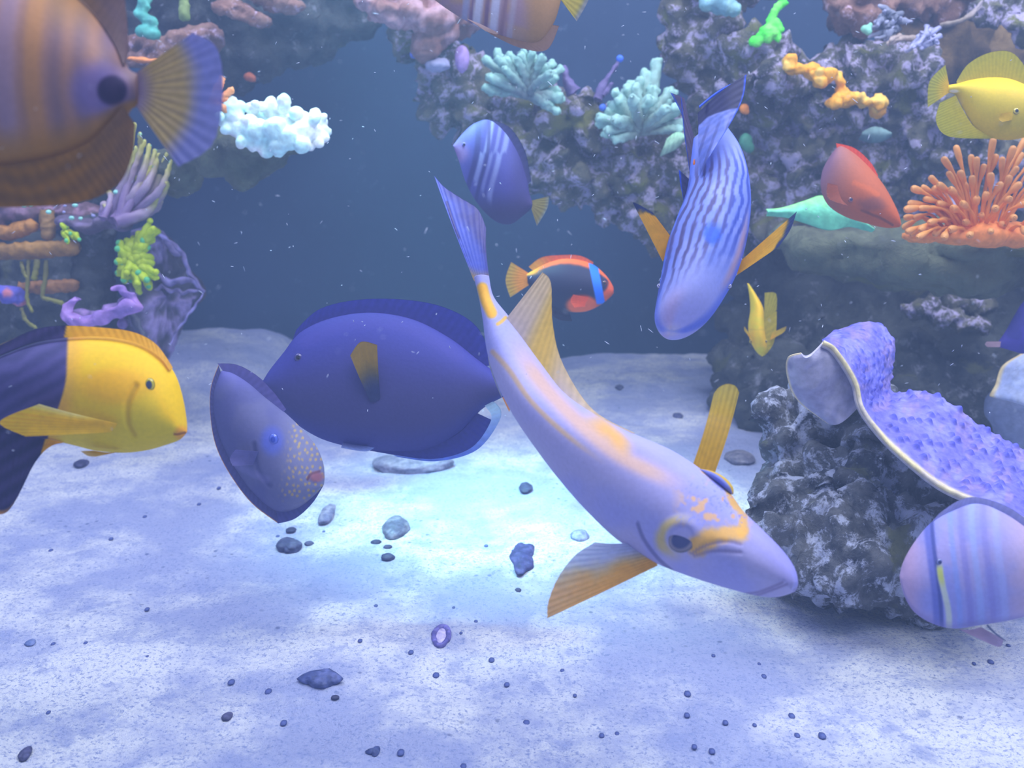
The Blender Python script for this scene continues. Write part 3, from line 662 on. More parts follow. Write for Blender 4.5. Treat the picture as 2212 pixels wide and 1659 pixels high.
ball('mushroom_coral', 'lilac rounded lump coral right of the pink-brown shelf coral stalk', 998, 128, 16, 1.37, (170, 140, 215), 'coral', fl=1.8)

# pink-brown shelf coral at the top
def bumps(V, s, a): return a * (0.6 - worley(V * s, 5))
slb = [(800, 6, 30, 1.33, .35), (840, 24, 42, 1.33, .45), (885, 30, 55, 1.34, .55), (930, 40, 50, 1.34, .6), (960, 10, 56, 1.36, .7), (930, 85, 34, 1.36, 1.1), (940, 62, 42, 1.36), (1000, 30, 46, 1.4), (880, -10, 60, 1.36)]
lumpy_coral('shelf_coral', 'pink-brown bumpy shelf coral left of the striped fish at the top edge', slb, 0.0036, 0.010, 48, lambda V: mx((138, 100, 112), (186, 150, 178), ss(-.15, .35, fbm(V * 44, 4, 12))), 34)

# purple staghorn bits, top right
def stag(label, segs, d, col, tipc, w, seed, name='staghorn_coral'):
    e = empty(name, P(*segs[0][0], d), label, 'coral'); r_ = random.Random(seed)
    for pts in segs:
        q = [P(x, y, d + r_.uniform(-.01, .01)) for x, y in pts]; s_ = d / F * w
        tube_obj('branch', q, [s_ * 1.1, s_, s_ * .7], lambda t, v: mx(col, tipc, ss(.3, 1, t) * .9), e, M_CORAL, 10, 12, wob=0.0016, seed=seed)
    return e
def rseg(cx, cy, R, n, seed, a0=0, a1=360):
    r_ = random.Random(seed); out = []
    for k in range(n):
        a = math.radians(r_.uniform(a0, a1)); x = cx + r_.uniform(-.4, .4) * R; y = cy + r_.uniform(-.4, .4) * R; L = R * r_.uniform(.4, .7)
        b_ = a + r_.uniform(-.9, .9)
        out.append([(x, y), (x + L * .5 * math.cos(a), y - L * .5 * math.sin(a)), (x + L * .5 * math.cos(a) + L * .5 * math.cos(b_), y - L * .5 * math.sin(a) - L * .5 * math.sin(b_))])
    return out
stag('twisted lavender-grey staghorn coral at the left tip of the brown rock wall', [[(1950, 30), (1910, 40), (1890, 50)], [(1945, 60), (1905, 70), (1880, 80)], [(1940, 40), (1915, 20), (1900, 12)], [(1930, 50), (1900, 58), (1868, 62)], [(1935, 62), (1912, 78), (1895, 82)]] + rseg(1925, 50, 40, 16, 5), 1.32,
     (108, 112, 138), (160, 164, 206), 6, 5)
stag('feathery lavender coral spray in front of the brown rock wall', [[(1990, 88), (1975, 100), (1957, 112)], [(1995, 70), (1980, 90), (1965, 105)], [(2010, 80), (1990, 90), (1975, 102)], [(2003, 55), (1998, 75), (1985, 95)], [(2015, 62), (2004, 80), (1988, 98)], [(2000, 72), (1984, 84), (1968, 92)], [(2028, 60), (2010, 76), (1996, 92)], [(2025, 90), (2005, 96), (1990, 104)], [(2035, 76), (2015, 86), (1996, 96)]] + rseg(2000, 84, 30, 10, 12), 1.3,
     (146, 148, 196), (178, 178, 228), 5, 7)
stag('long thin tan coral branch lying left of the feathery lavender spray', [[(1990, 84), (1950, 84), (1918, 95)], [(1975, 86), (1940, 80), (1925, 86)]], 1.31, (146, 130, 136), (170, 156, 166), 6, 3, 'branch_coral')
stag('thin tan curved coral branch reaching to the top right corner', [[(2030, 55), (2085, 40), (2120, 4)], [(2060, 50), (2095, 36), (2118, 14)]], 1.33, (130, 118, 122), (150, 140, 160), 5, 4, 'branch_coral')

# ---------------- orange anemone
e = empty('anemone', P(2110, 515, 1.08), 'orange anemone with many club-tipped tentacles on the broad ledge, right', 'anemone')
AB = Surf(2110, 515, 1.08)
r_ = random.Random(4)
tips = [(1975, 408), (1995, 405), (2012, 385), (2020, 408), (2040, 345), (2066, 320), (2050, 375), (2098, 340), (2110, 345), (2145, 305), (2150, 340), (2188, 322), (2205, 335), (2195, 365), (2165, 345), (2215, 300), (1968, 440), (1960, 452), (1958, 470), (1955, 490), (1962, 500),
        (2030, 400), (2075, 375), (2125, 360), (2180, 385), (2230, 350), (2240, 390), (2250, 330), (2260, 420), (2270, 380), (2000, 430), (1990, 450), (1978, 470), (2010, 452), (2030, 440), (2055, 410), (2085, 400), (2100, 385), (2140, 380), (2160, 400), (2200, 400), (2130, 420), (2110, 430), (2080, 440), (2060, 450),
        (1970, 505), (1990, 495), (2010, 480), (2035, 475), (2180, 430), (2215, 440), (2150, 450), (2190, 470), (2120, 465), (2240, 470), (1985, 512), (2020, 505), (2055, 495), (2085, 480), (2165, 485), (2215, 500), (2140, 500), (2250, 505), (2040, 512), (2095, 508)]
for k, (tx, ty) in enumerate(tips):
    near = ss(300, 515, ty)
    bx = 2112 + (tx - 2112) * (0.30 if ty < 470 else .55) + r_.uniform(-8, 8); by = 512 + r_.uniform(-12, 2)
    dz = -0.05 * near * r_.uniform(.4, 1.2) + r_.uniform(-.01, .01)
    a = P(bx, by, 1.08); b_ = P(tx, ty, 1.08 + dz)
    mid = (a * .5 + b_ * .5) + np.array([0, 0, 0.006]) * abs(tx - bx) / 60 + np.array([r_.uniform(-.004, .004), 0, r_.uniform(0, .004)])
    s_ = 1.08 / F
    rr = np.array([6.0, 5.4, 4.8, 4.2, 3.9, 4.2, 8.0, 8.4]) * s_ * .9 * r_.uniform(.85, 1.1)
    pts = spline([a, mid, b_], 8)
    tube_obj('tentacle', pts, rr, lambda t, v: mx((244, 166, 116), (250, 176, 136), ss(.75, .95, t)), e, M_SOFT, 12, 26)
base = rock('anemone_base', [(2000, 508, 34, 1.08, .35), (2060, 508, 44, 1.08, .4), (2130, 506, 54, 1.08, .5), (2200, 506, 50, 1.08, .45), (2240, 506, 40, 1.08, .4), (1975, 512, 24, 1.08, .3)], M_CORAL, 0.004, 0.003, 40, 50, parent=e, pits=0, colf=lambda V: np.full((len(V), 3), (236, 148, 100.)))

LEFTK = 1.42
_P = P
def P(px, py, d): return _P(px, py, np.asarray(d, float) * LEFTK)
# ---------------- left: torch coral with tentacles
e = empty('torch_coral', P(230, 480, 0.93), 'purple torch coral with long pale-edged tentacles under the big brown fish', 'coral')
TC = [([(250, 470), (270, 380), (292, 270)], 9), ([(255, 470), (285, 370), (312, 305)], 9), ([(262, 470), (305, 390), (326, 315)], 9), ([(262, 475), (318, 400), (345, 335)], 10), ([(265, 478), (325, 420), (362, 335)], 10), ([(265, 480), (335, 430), (362, 395)], 13),
      ([(260, 478), (300, 430), (322, 410)], 9), ([(245, 475), (270, 430), (296, 385)], 9), ([(235, 470), (258, 410), (278, 350)], 9), ([(225, 472), (240, 430), (235, 410)], 7), ([(240, 478), (290, 420), (330, 360)], 9), ([(256, 470), (300, 350), (300, 290)], 8), ([(255, 480), (330, 450), (350, 400)], 13),
      ([(250, 480), (310, 460), (340, 430)], 12), ([(220, 470), (225, 440), (228, 455)], 6), ([(262, 475), (320, 380), (336, 325)], 8), ([(262, 478), (338, 415), (372, 350)], 8), ([(240, 474), (262, 400), (290, 320)], 8)]
r_ = random.Random(8)
for pts, w in TC:
    q = [P(x + r_.uniform(-3, 3), y, 0.93 + r_.uniform(-.02, .01) - .0 * k) for k, (x, y) in enumerate(pts)]; s_ = 0.93 * LEFTK / F * w
    t_ = tube_obj('tentacle', q, [s_ * 1.15, s_ * .95, s_ * .55], lambda t, v: mx(mx((140, 116, 170), (186, 166, 196), ss(.1, .6, t)), (216, 216, 150), ss(.55, .9, t)), e, M_SOFT, 12, 22, wob=0.0012)
    iv, jf = ico(2)
    o2 = mesh_poly('tentacle_tip', np.array(q[-1]) + iv * 3.6 * .93 * LEFTK / F * np.array([1.3, 1.0, 1.0]), [jf], M_SOFT, t_, np.tile(alb((176, 232, 206)), (len(iv), 1)))
rock('coral_foot', [(235, 478, 34, .95, .5), (190, 488, 38, .96, .4), (150, 478, 30, .96, .4), (265, 485, 22, .94, .6)], M_CORAL, 0.003, 0.004, 40, 52, parent=e, pits=0.2, colf=lambda V: mx((96, 82, 108), (140, 124, 176), ss(0, .5, fbm(V * 40, 3, 3))))
# small pale-tipped polyps along the shelf
pol = [(5, 429), (52, 444), (66, 442), (140, 444), (162, 443), (105, 458), (138, 458), (155, 471), (174, 472), (229, 460), (268, 458), (280, 475), (202, 466), (250, 415), (313, 412), (292, 460)]
for k, (x, y) in enumerate(pol):
    o = ball('coral_polyp', 'tiny pale turquoise polyp in the purple fringe under the big brown fish', x, y, rnd.uniform(3.5, 6), 0.92, (150, 216, 210) if k % 3 else (160, 160, 220), 'coral polyp', 'turquoise dot polyps left', fl=.8)
lumpy_coral('fringe_coral', 'brownish purple ribbed coral in the left corner right under the big brown fish', [(-10, 455, 40, .98), (30, 450, 34, .98, .8), (55, 460, 30, .98, .7), (100, 470, 34, 1.0, .7), (150, 462, 34, 1.0, .6), (190, 462, 30, 1.0, .6)], 0.003, 0.006, 50, lambda V: mx((92, 66, 84), (138, 106, 138), ss(.1, .5, fbm(V * 60, 3, 3, True))), 36)

# yellow-green coral on the pillar
def yg(label, cx, cy, d, arms, seed, w=9):
    e = empty('frilly_coral', P(cx, cy, d), label, 'coral'); r_ = random.Random(seed); s_ = d * LEFTK / F
    for (x, y) in arms:
        q = [P(cx + (x - cx) * .1, cy + (y - cy) * .1, d + .01), P((cx + x) / 2 + r_.uniform(-6, 6), (cy + y) / 2 + r_.uniform(-6, 6), d - .006), P(x, y, d + r_.uniform(-.012, .006))]
        t_ = tube_obj('branch', q, [w * s_ * .9, w * s_, w * s_ * .8], lambda t, v: mx((176, 190, 40), (206, 236, 30), ss(0, .7, t)), e, M_SOFT, 12, 16, wob=0.0022, seed=seed)
        iv, jf = ico(2); mesh_poly('branch_tip', np.array(q[-1]) + iv * w * .78 * s_ + np.array([0, -.3, .1]) * w * s_, [jf], M_SOFT, t_, np.tile(alb((110, 214, 150) if x < 275 or r_.random() < .3 else (214, 240, 40)), (len(iv), 1)))
    return e
yg('bright yellow-green frilly coral on the right side of the grey pillar', 280, 560, 0.93, [(325, 478), (332, 495), (338, 500), (318, 490), (300, 505), (330, 520), (290, 515), (275, 520), (258, 525), (255, 538), (262, 550), (254, 566), (265, 568), (256, 590), (300, 540), (325, 555), (328, 570), (310, 520), (338, 588), (335, 600), (322, 618), (300, 628), (268, 605),
   (318, 605), (300, 590), (310, 575), (295, 560), (278, 545), (285, 605), (308, 545), (320, 535), (298, 612), (285, 580), (275, 590)], 3)
yg('small yellow-green frilly coral on the left side of the grey pillar', 145, 500, 0.93, [(135, 488), (142, 492), (146, 505), (152, 505), (144, 520), (160, 512), (172, 518), (138, 502)], 4, 6)
for (pts, w, c, lab) in [([(-20, 500), (20, 502), (66, 488)], 15, (178, 124, 64), 'tilted short orange-brown sponge stick at the left edge'), ([(-20, 545), (70, 540), (158, 536)], 17, (168, 126, 70), 'long horizontal orange-brown sponge bar left of the grey pillar'),
                         ([(40, 622), (100, 620), (160, 616)], 13, (164, 116, 84), 'lower dim orange-brown sponge bar left of the grey pillar'), ([(100, 455), (102, 480), (104, 505)], 15, (150, 116, 80), 'stubby upright brown sponge under the big brown fish')]:
    q = [P(x, y, 0.97) for x, y in pts]; s_ = .97 * LEFTK / F
    tag(tube_obj('sponge_bar', q, [w * s_, w * 1.1 * s_, w * s_], lambda t, v, c=c: mx(c, np.array(c) * .82, ss(-.2, .4, fbm(v * 60, 3, 2))), None, M_CORAL, 20, 40, wob=0.002), lab, 'sponge')
for (pts, w, lab) in [([(45, 565), (52, 590), (60, 600)], 4, 'short drooping yellowish strand under the orange-brown sponge bar'), ([(100, 562), (98, 600), (92, 640), (112, 648), (134, 655)], 5, 'long kinked yellow-green strand hanging under the orange-brown sponge bar'),
                      ([(62, 560), (60, 610), (58, 645), (68, 672)], 4, 'straight pale strand hanging left of the kinked yellow-green one'), ([(46, 665), (55, 690), (76, 708)], 4, 'thin dark strand just above the dorsal edge of the yellow and dark fish'), ([(80, 560), (78, 580), (74, 600)], 7, 'stubby olive strand in the middle under the orange-brown sponge bar')]:
    q = [P(x, y, 0.95) for x, y in pts]; s_ = .95 * LEFTK / F
    tag(tube_obj('hanging_strand', q, [w * s_] * len(q), lambda t, v: mx((120, 116, 84), (158, 160, 92), t), None, M_SOFT, 8, 24, wob=0.001), lab, 'strand')
lumpy_coral('coralline_knob', 'violet and pink crusted knob at the left edge above the yellow and dark fish', [(0, 632, 26, .96, .6), (25, 640, 24, .96, .6), (42, 650, 12, .96)], 0.0026, 0.005, 50, lambda V: mx((96, 92, 200), (200, 120, 160), ss(.1, .4, fbm(V * 60, 3, 13))), 37)
# purple curled plate coral lip
e = empty('plate_coral', P(215, 680, 0.88), 'small curled purple plate coral at the foot of the grey pillar', 'coral')
lip = [(168, 642, 5), (155, 652, 8), (144, 668, 11), (146, 684, 13), (165, 692, 14), (190, 693, 14), (215, 688, 14), (240, 678, 14), (262, 668, 15), (282, 662, 15), (298, 660, 10), (290, 648, 9), (275, 635, 9), (262, 624, 8), (245, 622, 5)]
q = [P(x, y, .88) for x, y, w in lip]
tube_obj('lip', q, [w * .88 * LEFTK / F for *_, w in lip], lambda t, v: mx((140, 110, 190), (176, 134, 214), ss(-.2, .3, fbm(v * 50, 3, 7))), e, M_CORAL, 18, 110, flat=1.0, wob=0.003)
rock('bowl', [(170, 680, 22, .89, .5), (210, 684, 30, .9, .4), (250, 668, 28, .9, .5), (275, 655, 20, .89, .8), (265, 700, 12, .9)], M_CORAL, 0.0028, 0.003, 50, 61, parent=e, pits=0, colf=lambda V: mx((112, 92, 150), (160, 128, 198), ss(-.1, .4, fbm(V * 60, 3, 17))))
tag(tube_obj('rock_spur', [P(x, y, .9) for x, y in [(282, 668), (292, 695), (305, 715), (318, 735)]], [6 * .9 * LEFTK / F, 8 * .9 * LEFTK / F, 8 * .9 * LEFTK / F, 5 * .9 * LEFTK / F], lambda t, v: mx((74, 76, 100), (110, 110, 130), ss(0, .3, fbm(v * 80, 2, 2))), None, M_CORAL, 12, 24, wob=0.002), 'thin dark rock spur just above the forehead of the yellow fish', 'rock')

P = _P; LEFTK = 1.0
# ---------------- big purple plate coral, right
rim = [(1778, 740), (1800, 752), (1828, 790), (1850, 832), (1864, 884), (1910, 946), (1958, 992), (2030, 1048), (2100, 1080), (2160, 1100), (2260, 1150)]
bck = [(1776, 735), (1812, 712), (1890, 697), (1932, 745), (1925, 842), (1990, 846), (2050, 870), (2110, 915), (2160, 946), (2212, 975), (2300, 1030)]
SP = Surf(1900, 850, 0.86, -0.00018, -0.00030)
def pc(x, y, u, k):
    b_ = mx((108, 104, 206), (130, 128, 230), ss(-.3, .4, n2(x, y, 30, 3)))
    b_ = mx(b_, (156, 130, 180), ss(.0, .5, n2(x, y, 22, 5)) * .5)
    return mx((210, 196, 184), b_, ss(0.03, 0.075, k))
e = empty('plate_coral', SP(1900, 850), 'large bright purple bumpy plate coral with a cream rim, lower right', 'coral')
nu, nv = 460, 200
r1 = spline(rim, nu); b1 = spline(bck, nu); k = np.linspace(0, 1, nv)
px = r1[:, None, 0] * (1 - k) + b1[:, None, 0] * k; py = r1[:, None, 1] * (1 - k) + b1[:, None, 1] * k
u = np.broadcast_to(np.linspace(0, 1, nu)[:, None], px.shape); kk = np.broadcast_to(k, px.shape)
dd = 0.84 + 0.11 * kk - 0.10 * ss(.3, 1, u) + 0.016 * np.sin(u * 9) * kk
base = P(px, py, dd)
e1 = np.gradient(base, axis=0); e2 = np.gradient(base, axis=1); nn = np.cross(e1, e2); nn /= np.linalg.norm(nn, axis=-1, keepdims=True) + 1e-12
nn = nn * np.sign(((CAM - base) * nn).sum(-1, keepdims=True))
wv = worley(base * 125, 4); inn = ss(0.05, 0.12, kk)
wv = worley(base * 108, 4); h = (0.0036 * ss(.50, .05, wv) * (.35 + .65 * ss(.2, .5, u)) + 0.0012 * fbm(base * 90, 3, 2, True)) * inn
top = base + nn * h[..., None]; bot = base - nn * (0.004 * (1 - .0 * kk))[..., None]
# rounded rim
col = alb(np.clip(mx(pc(px, py, u, kk), (72, 78, 206), ss(.42, .10, wv) * inn * .75), 0, 255)).reshape(-1, 3)
colb = np.tile(alb((150, 148, 178)), (nu * nv, 1))
i = np.arange(nu - 1); n0 = nu * nv
f1 = grid_faces(nu, nv); f2 = grid_faces(nu, nv, base=n0)[:, ::-1]
ea = np.stack([i * nv, (i + 1) * nv, (i + 1) * nv + n0, i * nv + n0], -1); eb = np.stack([i * nv + nv - 1, (i + 1) * nv + nv - 1, (i + 1) * nv + nv - 1 + n0, i * nv + nv - 1 + n0], -1)[:, ::-1]
mesh_poly('plate', np.concatenate([top.reshape(-1, 3), bot.reshape(-1, 3)]), [f1, f2, ea, eb], M_CORAL, e, np.concatenate([col, colb]))
rimp = np.array([P(x, y, d) for (x, y), d in zip(r1[::4], dd[::4, 0])])
o = tube_obj('rim', rimp, [0.0016] * 8, lambda t, v: mx((216, 204, 184), (196, 186, 190), ss(-.2, .3, fbm(v * 60, 2, 2))), e, M_CORAL, 10, 220, wob=0.0); o['label'] = 'cream-coloured growing rim'
# pale underside lobe of the folded lip and lower underside strip
un = fin('underside', [(1778, 740), (1805, 757), (1828, 790), (1850, 832), (1860, 870)], [(1745, 727), (1716, 738), (1714, 778), (1735, 830), (1800, 880)], Surf(1780, 800, 0.865, -0.0002, 0.0003), lambda x, y, u, k: mx(mx((150, 148, 190), (172, 168, 200), ss(-.3, .3, n2(x, y, 30))), (214, 200, 188), ss(.93, .98, k)), e,
         nu=120, nv=50, rays=1, ripple=0.001, off=(0.0, 0.02), thick=0.003, curve=0.01, alpha=(1, 1), mat=M_CORAL); un['label'] = 'pale smooth underside of the folded lip'
un = fin('underside', [(1900, 935), (1950, 988), (2030, 1048), (2100, 1080)], [(1900, 938), (1945, 1006), (2015, 1062), (2092, 1086)], Surf(2000, 1040, 0.84, -0.0002, 0), lambda x, y, u, k: mx((168, 164, 206), (150, 146, 190), k), e,
         nu=80, nv=20, rays=1, ripple=0.000, off=(-0.004, -0.03), thick=0.002, alpha=(1, 1), mat=M_CORAL)
rock('stalk', [(1850, 900, 30, .97), (1870, 950, 44, .98), (1920, 1010, 60, 1.0), (1985, 1050, 60, 1.0), (1835, 860, 24, .95)], M_ROCK_OLIVE, 0.005, 0.006, 26, 63, parent=e, pits=0.2)
# pale plate coral at the right edge
sf = Surf(2180, 850, 1.12)
e = tag(fin('plate_coral', [(2240, 765), (2225, 800), (2222, 840), (2225, 880), (2240, 900)], [(2205, 764), (2165, 790), (2150, 830), (2138, 855), (2160, 858)], sf, lambda x, y, u, k: mx(mx((168, 180, 232), (186, 196, 240), ss(-.2, .3, n2(x, y, 20))), (214, 196, 176), ss(.90, .97, k)), None, nu=90, nv=40, rays=2, ripple=0.001, off=(0.03, 0), thick=0.003, curve=.01, alpha=(1, 1), mat=M_CORAL),
        'smooth pale blue plate coral cut by the right edge', 'coral')
tag(rock('coral_mound', [(2180, 880, 46, 1.2), (2200, 920, 50, 1.2), (2230, 880, 60, 1.2), (2220, 960, 50, 1.2)], M_CORAL, 0.006, 0.003, 24, 64, pits=0, colf=lambda V: np.full((len(V), 3), (112, 122, 164.))), 'coral foot painted shadow-dark blue below the pale plate coral at the right edge', 'coral')  # lower part of the plate coral, its shadow painted as darker blue

# ------------------------------------------------------------------ pebbles, shells and specks on the sand
def pebble(name, label, px, py, rx, ry, cols, seed, cat='pebble', group=None, outline=None, hgt=0.5, parent=None, lift=0.0):
    g = G(px, py); d = float(np.dot(g - CAM, FWD)); s_ = d / F
    iv, jf = ico(4)
    th = np.arctan2(iv[:, 1], iv[:, 0]); R = np.ones(len(iv))
    if outline is not None:
        oa = np.linspace(-math.pi, math.pi, len(outline) + 1); R = np.interp(th, oa, list(outline) + [outline[0]])
    elev = -math.asin((g[2] - CAM[2]) / np.linalg.norm(g - CAM)); fy = 1 / max(math.sin(elev), .25)
    hz = hgt * rx * s_
    v = np.stack([iv[:, 0] * R * rx * s_, iv[:, 1] * R * max(ry * s_ * fy * .85, 0.001), iv[:, 2] * hz], -1)
    v = v * (1 + 0.16 * fbm(iv * 1.8, 3, seed))[:, None] + np.array([g[0], g[1], g[2] + hz * .35 + lift])
    c = mx(cols[0], cols[1], ss(-.2, .35, fbm(v * 160, 3, seed)))
    o = mesh_poly(name, v, [jf], M_SHELL, parent, alb(np.clip(c, 0, 255)))
    return tag(o, label, cat, group)
DK = ((48, 50, 92), (74, 74, 118))
pebble('rock_chip', 'largest dark angular rock chip on the bright sand, left of the big pale fish', 1128, 1206, 27, 36, ((54, 54, 112), (78, 76, 138)), 1, 'rock chip', outline=[1, .8, 1.2, .95, 1.1, .75, 1.25, .9, 1.05, .85], hgt=.35)
pebble('pebble', 'rounded two-tone grey pebble with a dark crest, centre of the sand', 856, 1146, 29, 24, ((84, 88, 124), (128, 130, 160)), 2, outline=[1, 1.05, .95, 1, .9, 1.1], hgt=.6)
pebble('pebble', 'pear-shaped grey pebble right of the yellow-spotted grey fish', 706, 1113, 17, 22, ((96, 96, 140), (140, 136, 170)), 3, outline=[.8, 1.1, 1, .9, 1.1, 1])
pebble('rock_chip', 'dark triangular stone chip below the yellow-spotted grey fish', 626, 1183, 25, 17, ((56, 60, 104), (84, 90, 130)), 4, 'rock chip', outline=[1.2, .7, 1.0, 1.1, .7, 1.2], hgt=.5)
pebble('rock_chip', 'small dark stone under the tail end of the big dark purple fish, cyan lit', 1136, 1056, 14, 12, DK, 5, 'rock chip')
pebble('pebble', 'pale grey pebble beside the lower fin of the big pale fish', 1252, 1161, 20, 13, ((120, 126, 176), (150, 156, 200)), 6)
pebble('rock_chip', 'winged dark shell fragment with a jagged edge, lower left sand', 694, 1472, 42, 19, ((60, 72, 130), (90, 100, 160)), 7, 'shell', outline=[1.2, .75, .9, 1.05, .8, 1.1, .95, 1.15, .8, .9], hgt=.4)
pebble('rock_chip', 'tiny dark chip just under the winged shell fragment', 724, 1508, 9, 5, DK, 8, 'rock chip')
pebble('rock_chip', 'small dark wedge-shaped chip near the bottom, left half', 490, 1550, 11, 12, DK, 9, 'rock chip', outline=[1, .7, 1.2, .8])
pebble('rock_chip', 'dark chip in the bottom left corner of the sand', 54, 1630, 13, 17, DK, 10, 'rock chip', outline=[1, .75, 1.2, .85, 1])
pebble('rock_chip', 'dark forked chip at the bottom edge, left of centre', 808, 1626, 14, 12, ((50, 62, 120), (70, 84, 140)), 11, 'rock chip', outline=[1.3, .6, 1, .8, 1.2, .6])
pebble('rock_chip', 'small dark chip below the yellow and dark fish', 176, 1004, 15, 7, DK, 12, 'rock chip')
pebble('rock_chip', 'small dark bit right at the lowest point of the yellow-spotted grey fish', 629, 1147, 11, 6, DK, 13, 'rock chip')
pebble('rock_chip', 'flat dark bit right of the dark triangular chip', 668, 1176, 10, 5, DK, 14, 'rock chip')
pebble('rock_chip', 'uppermost of the flat dark bits under the two-tone pebble', 812, 1174, 12, 5, DK, 15, 'rock chip')
pebble('rock_chip', 'middle one of the flat dark bits under the two-tone pebble', 838, 1184, 10, 4, DK, 16, 'rock chip')
pebble('rock_chip', 'lowest and largest of the flat dark bits under the two-tone pebble', 838, 1206, 15, 7, DK, 17, 'rock chip')
pebble('rock_chip', 'tiny dark chip below the largest angular rock chip', 1119, 1276, 7, 5, DK, 18, 'rock chip')
pebble('rock_chip', 'little stone chip left on the sand, level with the ring shell', 66, 1390, 11, 7, ((90, 110, 170), (110, 124, 180)), 19, 'rock chip')
pebble('rock_chip', 'dark chip on the back sand left of the yellow far fin', 1338, 838, 9, 4, ((70, 72, 110), (90, 92, 130)), 20, 'rock chip')
pebble('rock_chip', 'darker chip on the back sand just left of the yellow far fin', 1464, 900, 11, 5, ((60, 64, 110), (80, 84, 130)), 21, 'rock chip')
pebble('shell', 'smooth oval brown-grey shell on the sand left of the foreground rock', 1597, 992, 31, 15, ((100, 100, 130), (128, 126, 150)), 22, 'shell', hgt=.35)
pebble('flat_slab', 'long flat grey slab on the sand beneath the big dark purple fish', 890, 1006, 88, 24, ((112, 112, 150), (144, 142, 176)), 23, 'stone', outline=[1, .9, .95, 1.05, .9, 1.1, .85], hgt=.22)  # low flattened grey form lying on the sand
# ring-shaped shell
g = G(953, 1375); s_ = float(np.dot(g - CAM, FWD)) / F
th = np.linspace(0, 2 * math.pi, 60, endpoint=False); ph = np.linspace(0, 2 * math.pi, 18, endpoint=False)
Rx, Ry, r0 = 16 * s_, 23 * s_ * 1.9, 6 * s_
v = np.stack([np.cos(th)[:, None] * (Rx + r0 * np.cos(ph)), np.sin(th)[:, None] * (Ry + r0 * 1.2 * np.cos(ph)), r0 * np.sin(ph) * .9 + 0 * th[:, None] + r0 * .4], -1) + g
v = v + 0.0006 * np.stack([vnoise(v * 200 + k * 5) for k in range(3)], -1)
f = grid_faces(60, 18, True); last = np.array([[59 * 18 + j, 59 * 18 + (j + 1) % 18, (j + 1) % 18, j] for j in range(18)])
rs = tag(mesh_poly('ring_shell', v.reshape(-1, 3), [f, last], M_SHELL, None, alb(mx((84, 80, 156), (116, 110, 190), ss(-.2, .3, fbm(v.reshape(-1, 3) * 200, 2))))), 'small oval ring-shaped shell with a pale centre, lower middle of the sand', 'shell')
iv, jf = ico(3); mesh_poly('shell_centre', g + np.array([0, 0, r0 * .3]) + iv * np.array([Rx * .8, Ry * .8, r0 * .4]), [jf], M_SHELL, rs, np.tile(alb((186, 176, 228)), (len(iv), 1)))
# loose dark grains that can be made out one by one
gr = [(888, 1410), (942, 1460), (1062, 1427), (1095, 1480), (1242, 1503), (1001, 1657), (778, 1385), (1541, 1417), (1640, 1435), (1567, 1562), (1630, 1567), (1500, 1614), (1538, 1624), (1300, 1590), (1333, 1586), (1484, 1546), (1215, 1450), (1710, 1548), (1722, 1590), (1776, 1591), (1485, 1500), (2140, 1431), (2178, 1395), (2104, 1434), (1137, 1563), (613, 1563), (110, 1190), (115, 1392), (185, 1390), (240, 1165), (318, 1317), (313, 1117),
      (430, 1090), (473, 1055), (318, 1420), (105, 1540), (500, 1475), (580, 1495), (866, 1627), (996, 1368), (980, 1313), (1028, 1343), (812, 1310), (700, 1150), (731, 1158), (1050, 1180), (1108, 1190), (1345, 1408), (600, 1160), (1650, 1462)]
first = None
for k, (x, y) in enumerate(gr):
    q = G(x, y)
    if first is None:
        first = pebble('sand_grain', 'single dark coarse grain lying on the pale sand', x, y, 6, 5, ((56, 66, 128), (70, 84, 150)), 40, 'grain', 'loose dark grains on the sand', hgt=.6); org = q.copy()
    else:
        c_ = first.copy(); COL.objects.link(c_); c_.location = Vector(q - org); s1 = rnd.uniform(.6, 1.2)
        c_.matrix_world = __import__('mathutils').Matrix.Translation(Vector(q)) @ __import__('mathutils').Matrix.Scale(s1, 4) @ __import__('mathutils').Matrix.Translation(Vector(-org))

# ------------------------------------------------------------------ fishes
def fish(name, label, px, py, d, cat='fish', group=None): return empty(name, P(px, py, d), label, cat, group)
def wave(x, a, b_, s=0.35):                    # soft stripe profile
    return ss(-s, s, np.sin((x - a) / b_ * 2 * math.pi))
def lined(*args): return None

# --- big pale tang in front, curving away to the upper left
gx = -0.00010; gy = -0.00007
SB = Surf(1350, 1000, 0.62, gx, gy)
e = fish('surgeonfish', 'big pale lavender surgeonfish with orange markings, bent across the middle foreground', 1350, 1000, 0.62)
E2 = [(1056, 596), (1066, 640), (1098, 682), (1135, 730), (1178, 790), (1225, 850), (1290, 897), (1370, 937), (1450, 972), (1515, 1014), (1572, 1060), (1604, 1102), (1645, 1142), (1690, 1188), (1716, 1226), (1722, 1256), (1712, 1272)]
E1 = [(1024, 600), (1036, 650), (1044, 696), (1054, 765), (1076, 832), (1112, 902), (1158, 970), (1208, 1036), (1264, 1100), (1330, 1163), (1400, 1208), (1470, 1238), (1555, 1266), (1630, 1286), (1672, 1290), (1700, 1282), (1710, 1276)]
WB = [.004, .006, .011, .018, .024, .029, .033, .036, .038, .039, .039, .038, .033, .026, .018, .010, .003]
def dist_line(px, py, pts):
    p = spline(pts, 60); best = np.full(np.shape(px), 1e9); tt = np.zeros(np.shape(px))
    for i_ in range(len(p) - 1):
        a, b2 = p[i_], p[i_ + 1]; ab = b2 - a; t = np.clip(((px - a[0]) * ab[0] + (py - a[1]) * ab[1]) / (ab @ ab), 0, 1)
        dd_ = np.hypot(px - a[0] - ab[0] * t, py - a[1] - ab[1] * t); m_ = dd_ < best; best = np.where(m_, dd_, best); tt = np.where(m_, (i_ + t) / (len(p) - 1), tt)
    return best, tt
